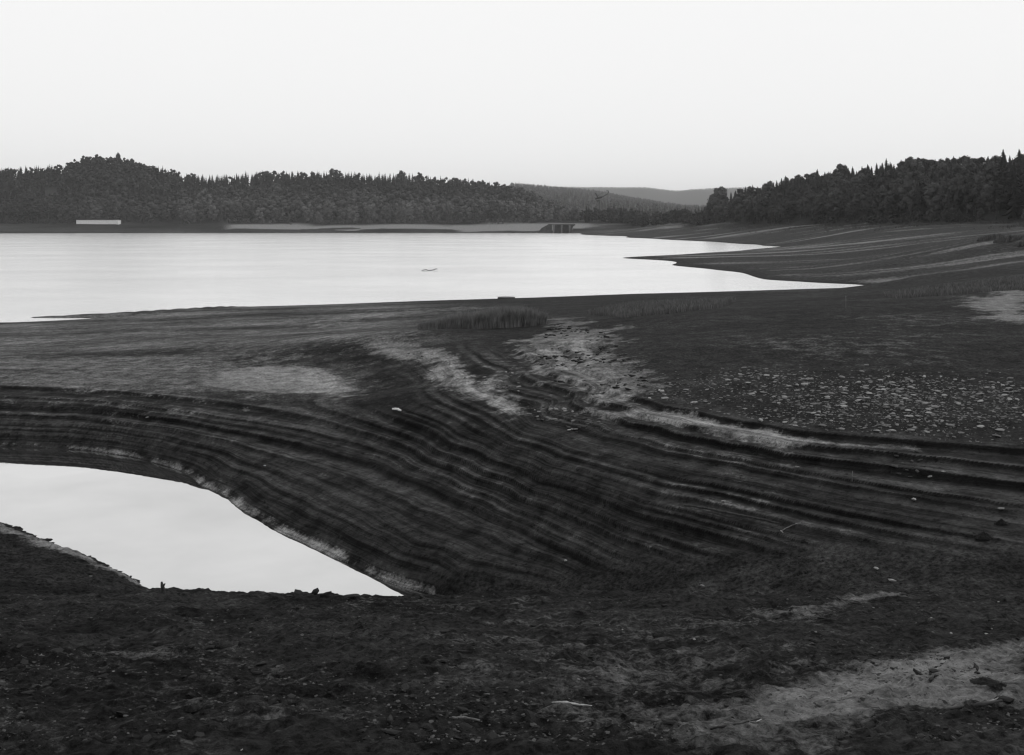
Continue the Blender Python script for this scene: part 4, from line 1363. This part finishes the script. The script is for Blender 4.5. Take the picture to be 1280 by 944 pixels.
# ------------------------------------------------------------------ far shore: white building, spillway, crane
Yb = 1146.0
xb = (122 - 640) / FPX * Yb
zb = HC - 4.4 * Yb / FPX
hb = bpy.data.objects.new('long_building', None); C.objects.link(hb); hb.location = (xb, Yb, zb)
W = 50 / FPX * Yb
link('wall', box_mesh('wall', W, 7, 4.6, M_WHITE), hb, (0, 0, 0))
link('roof', box_mesh('roof', W + .8, 7.8, .35, M_ROOF), hb, (0, 0, 4.6))
link('end_wing', box_mesh('end_wing', 2.6, 8, 5.6, M_WHITE), hb, (W / 2 + .9, 0, -1.2))
tag(hb, 'long low white building on the far left shore under the knoll', 'building')
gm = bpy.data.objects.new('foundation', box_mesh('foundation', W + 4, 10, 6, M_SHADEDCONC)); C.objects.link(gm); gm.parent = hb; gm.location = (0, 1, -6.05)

Yd = 1072.0
def dx(px): return (px - 640) / FPX * Yd
def dz(py): return HC + (PY0 - py) * Yd / FPX
dam = bpy.data.objects.new('spillway', None); C.objects.link(dam); dam.location = (dx(697), Yd, 0)
z1 = dz(280.4)
def prism(name, poly, y0, y1, mat):
    """outline (x, z) extruded from y0 to y1"""
    n = len(poly)
    v = [(x, y0, z) for x, z in poly] + [(x, y1, z) for x, z in poly]
    f = [tuple(range(n)), tuple(range(2 * n - 1, n - 1, -1))] + [(i, i + n, (i + 1) % n + n, (i + 1) % n) for i in range(n)]
    me = bpy.data.meshes.new(name); me.from_pydata(v, [], f); me.materials.append(mat)
    return me
X0 = dx(697)
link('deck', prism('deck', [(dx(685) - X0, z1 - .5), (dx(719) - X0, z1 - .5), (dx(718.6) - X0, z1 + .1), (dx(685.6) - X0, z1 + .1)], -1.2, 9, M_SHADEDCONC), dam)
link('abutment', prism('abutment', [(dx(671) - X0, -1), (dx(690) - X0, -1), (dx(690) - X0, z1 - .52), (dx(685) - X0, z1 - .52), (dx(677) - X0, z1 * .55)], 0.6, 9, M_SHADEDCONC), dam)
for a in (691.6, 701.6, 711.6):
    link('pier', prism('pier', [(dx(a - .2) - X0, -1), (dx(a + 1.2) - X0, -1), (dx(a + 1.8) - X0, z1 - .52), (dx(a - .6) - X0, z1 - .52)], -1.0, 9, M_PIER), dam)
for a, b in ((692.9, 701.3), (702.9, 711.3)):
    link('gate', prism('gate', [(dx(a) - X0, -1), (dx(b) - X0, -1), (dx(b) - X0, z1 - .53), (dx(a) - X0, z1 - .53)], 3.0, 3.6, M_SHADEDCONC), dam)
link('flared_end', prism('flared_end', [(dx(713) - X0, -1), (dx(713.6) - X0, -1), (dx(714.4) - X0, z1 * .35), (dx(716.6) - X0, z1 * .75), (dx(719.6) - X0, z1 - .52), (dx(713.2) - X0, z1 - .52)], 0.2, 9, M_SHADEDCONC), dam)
tag(dam, 'low concrete spillway with dark bays between piers at the far end of the lake', 'spillway')

# spindly crane above the low grove
Yc = 1210.0
def cx(px): return (px - 640) / FPX * Yc
def cz(py): return HC + (PY0 - py) * Yc / FPX
xc = cx(749); zc = float(ground_z(xc, Yc))
cr = bpy.data.objects.new('crane', None); C.objects.link(cr); cr.location = (xc, Yc, zc)
def bar(name, a, b, r0, r1, mat=M_STEEL, mid=None):
    pp = [a, b] if mid is None else [a] + mid + [b]
    q = np.array([(cx(x) - xc, 0, cz(y) - zc) for x, y in pp])
    v, f = tube(q, np.linspace(r0, r1, len(q)), 6)
    return link(name, mesh_np(name, v, f, False, None, [mat]), cr)
v, f = tube(np.array([(0, 0, -1), (0, 0, (cz(251) - zc) * .5), (0, 0, cz(250) - zc)]), [.5, .4, .35], 6)
link('mast', mesh_np('mast', v, f, False, None, [M_STEEL]), cr)
bar('cab', (744, 248.6), (752.3, 246.6), 1.1, 1.2)
bar('back_arm', (743.8, 241), (748, 247.6), .5, .7)
bar('jib', (751.5, 247), (759.6, 242.5), .45, .45)
bar('hook', (758, 238.6), (759.4, 242.6), .6, .6, mid=[(760.4, 238.8), (760.6, 240.8)])
bar('counterweight', (746, 251.2), (750, 251.0), 0.7, 0.7)
tag(cr, 'spindly dark crane shape standing above the low grove beyond the lake', 'crane')

# ------------------------------------------------------------------ haze over the valley
hz = box_mesh('haze', 21000, 11300, 390, M_ROOF)
hz.materials.clear()
mh = bpy.data.materials.new('valley_haze')
mh.use_nodes = True
n_, l_ = mh.node_tree.nodes, mh.node_tree.links
for x in list(n_):
    if x.type == 'BSDF_PRINCIPLED': n_.remove(x)
pv = n_.new('ShaderNodeVolumePrincipled')
pv.inputs['Color'].default_value = g(.97)
pv.inputs['Density'].default_value = 6.0e-5
pv.inputs['Anisotropy'].default_value = 0.3
l_.new(pv.outputs[0], n_['Material Output'].inputs['Volume'])
hz.materials.append(mh)
ho = link('haze', hz, None, (0, 5500, float(ZZ.min()) - 1.0))
tag(ho, kind='stuff')
print('rows', NY, 'verts', NY * NX, 'zmax', ZZ.max(), 'trees', len(clear_tree))
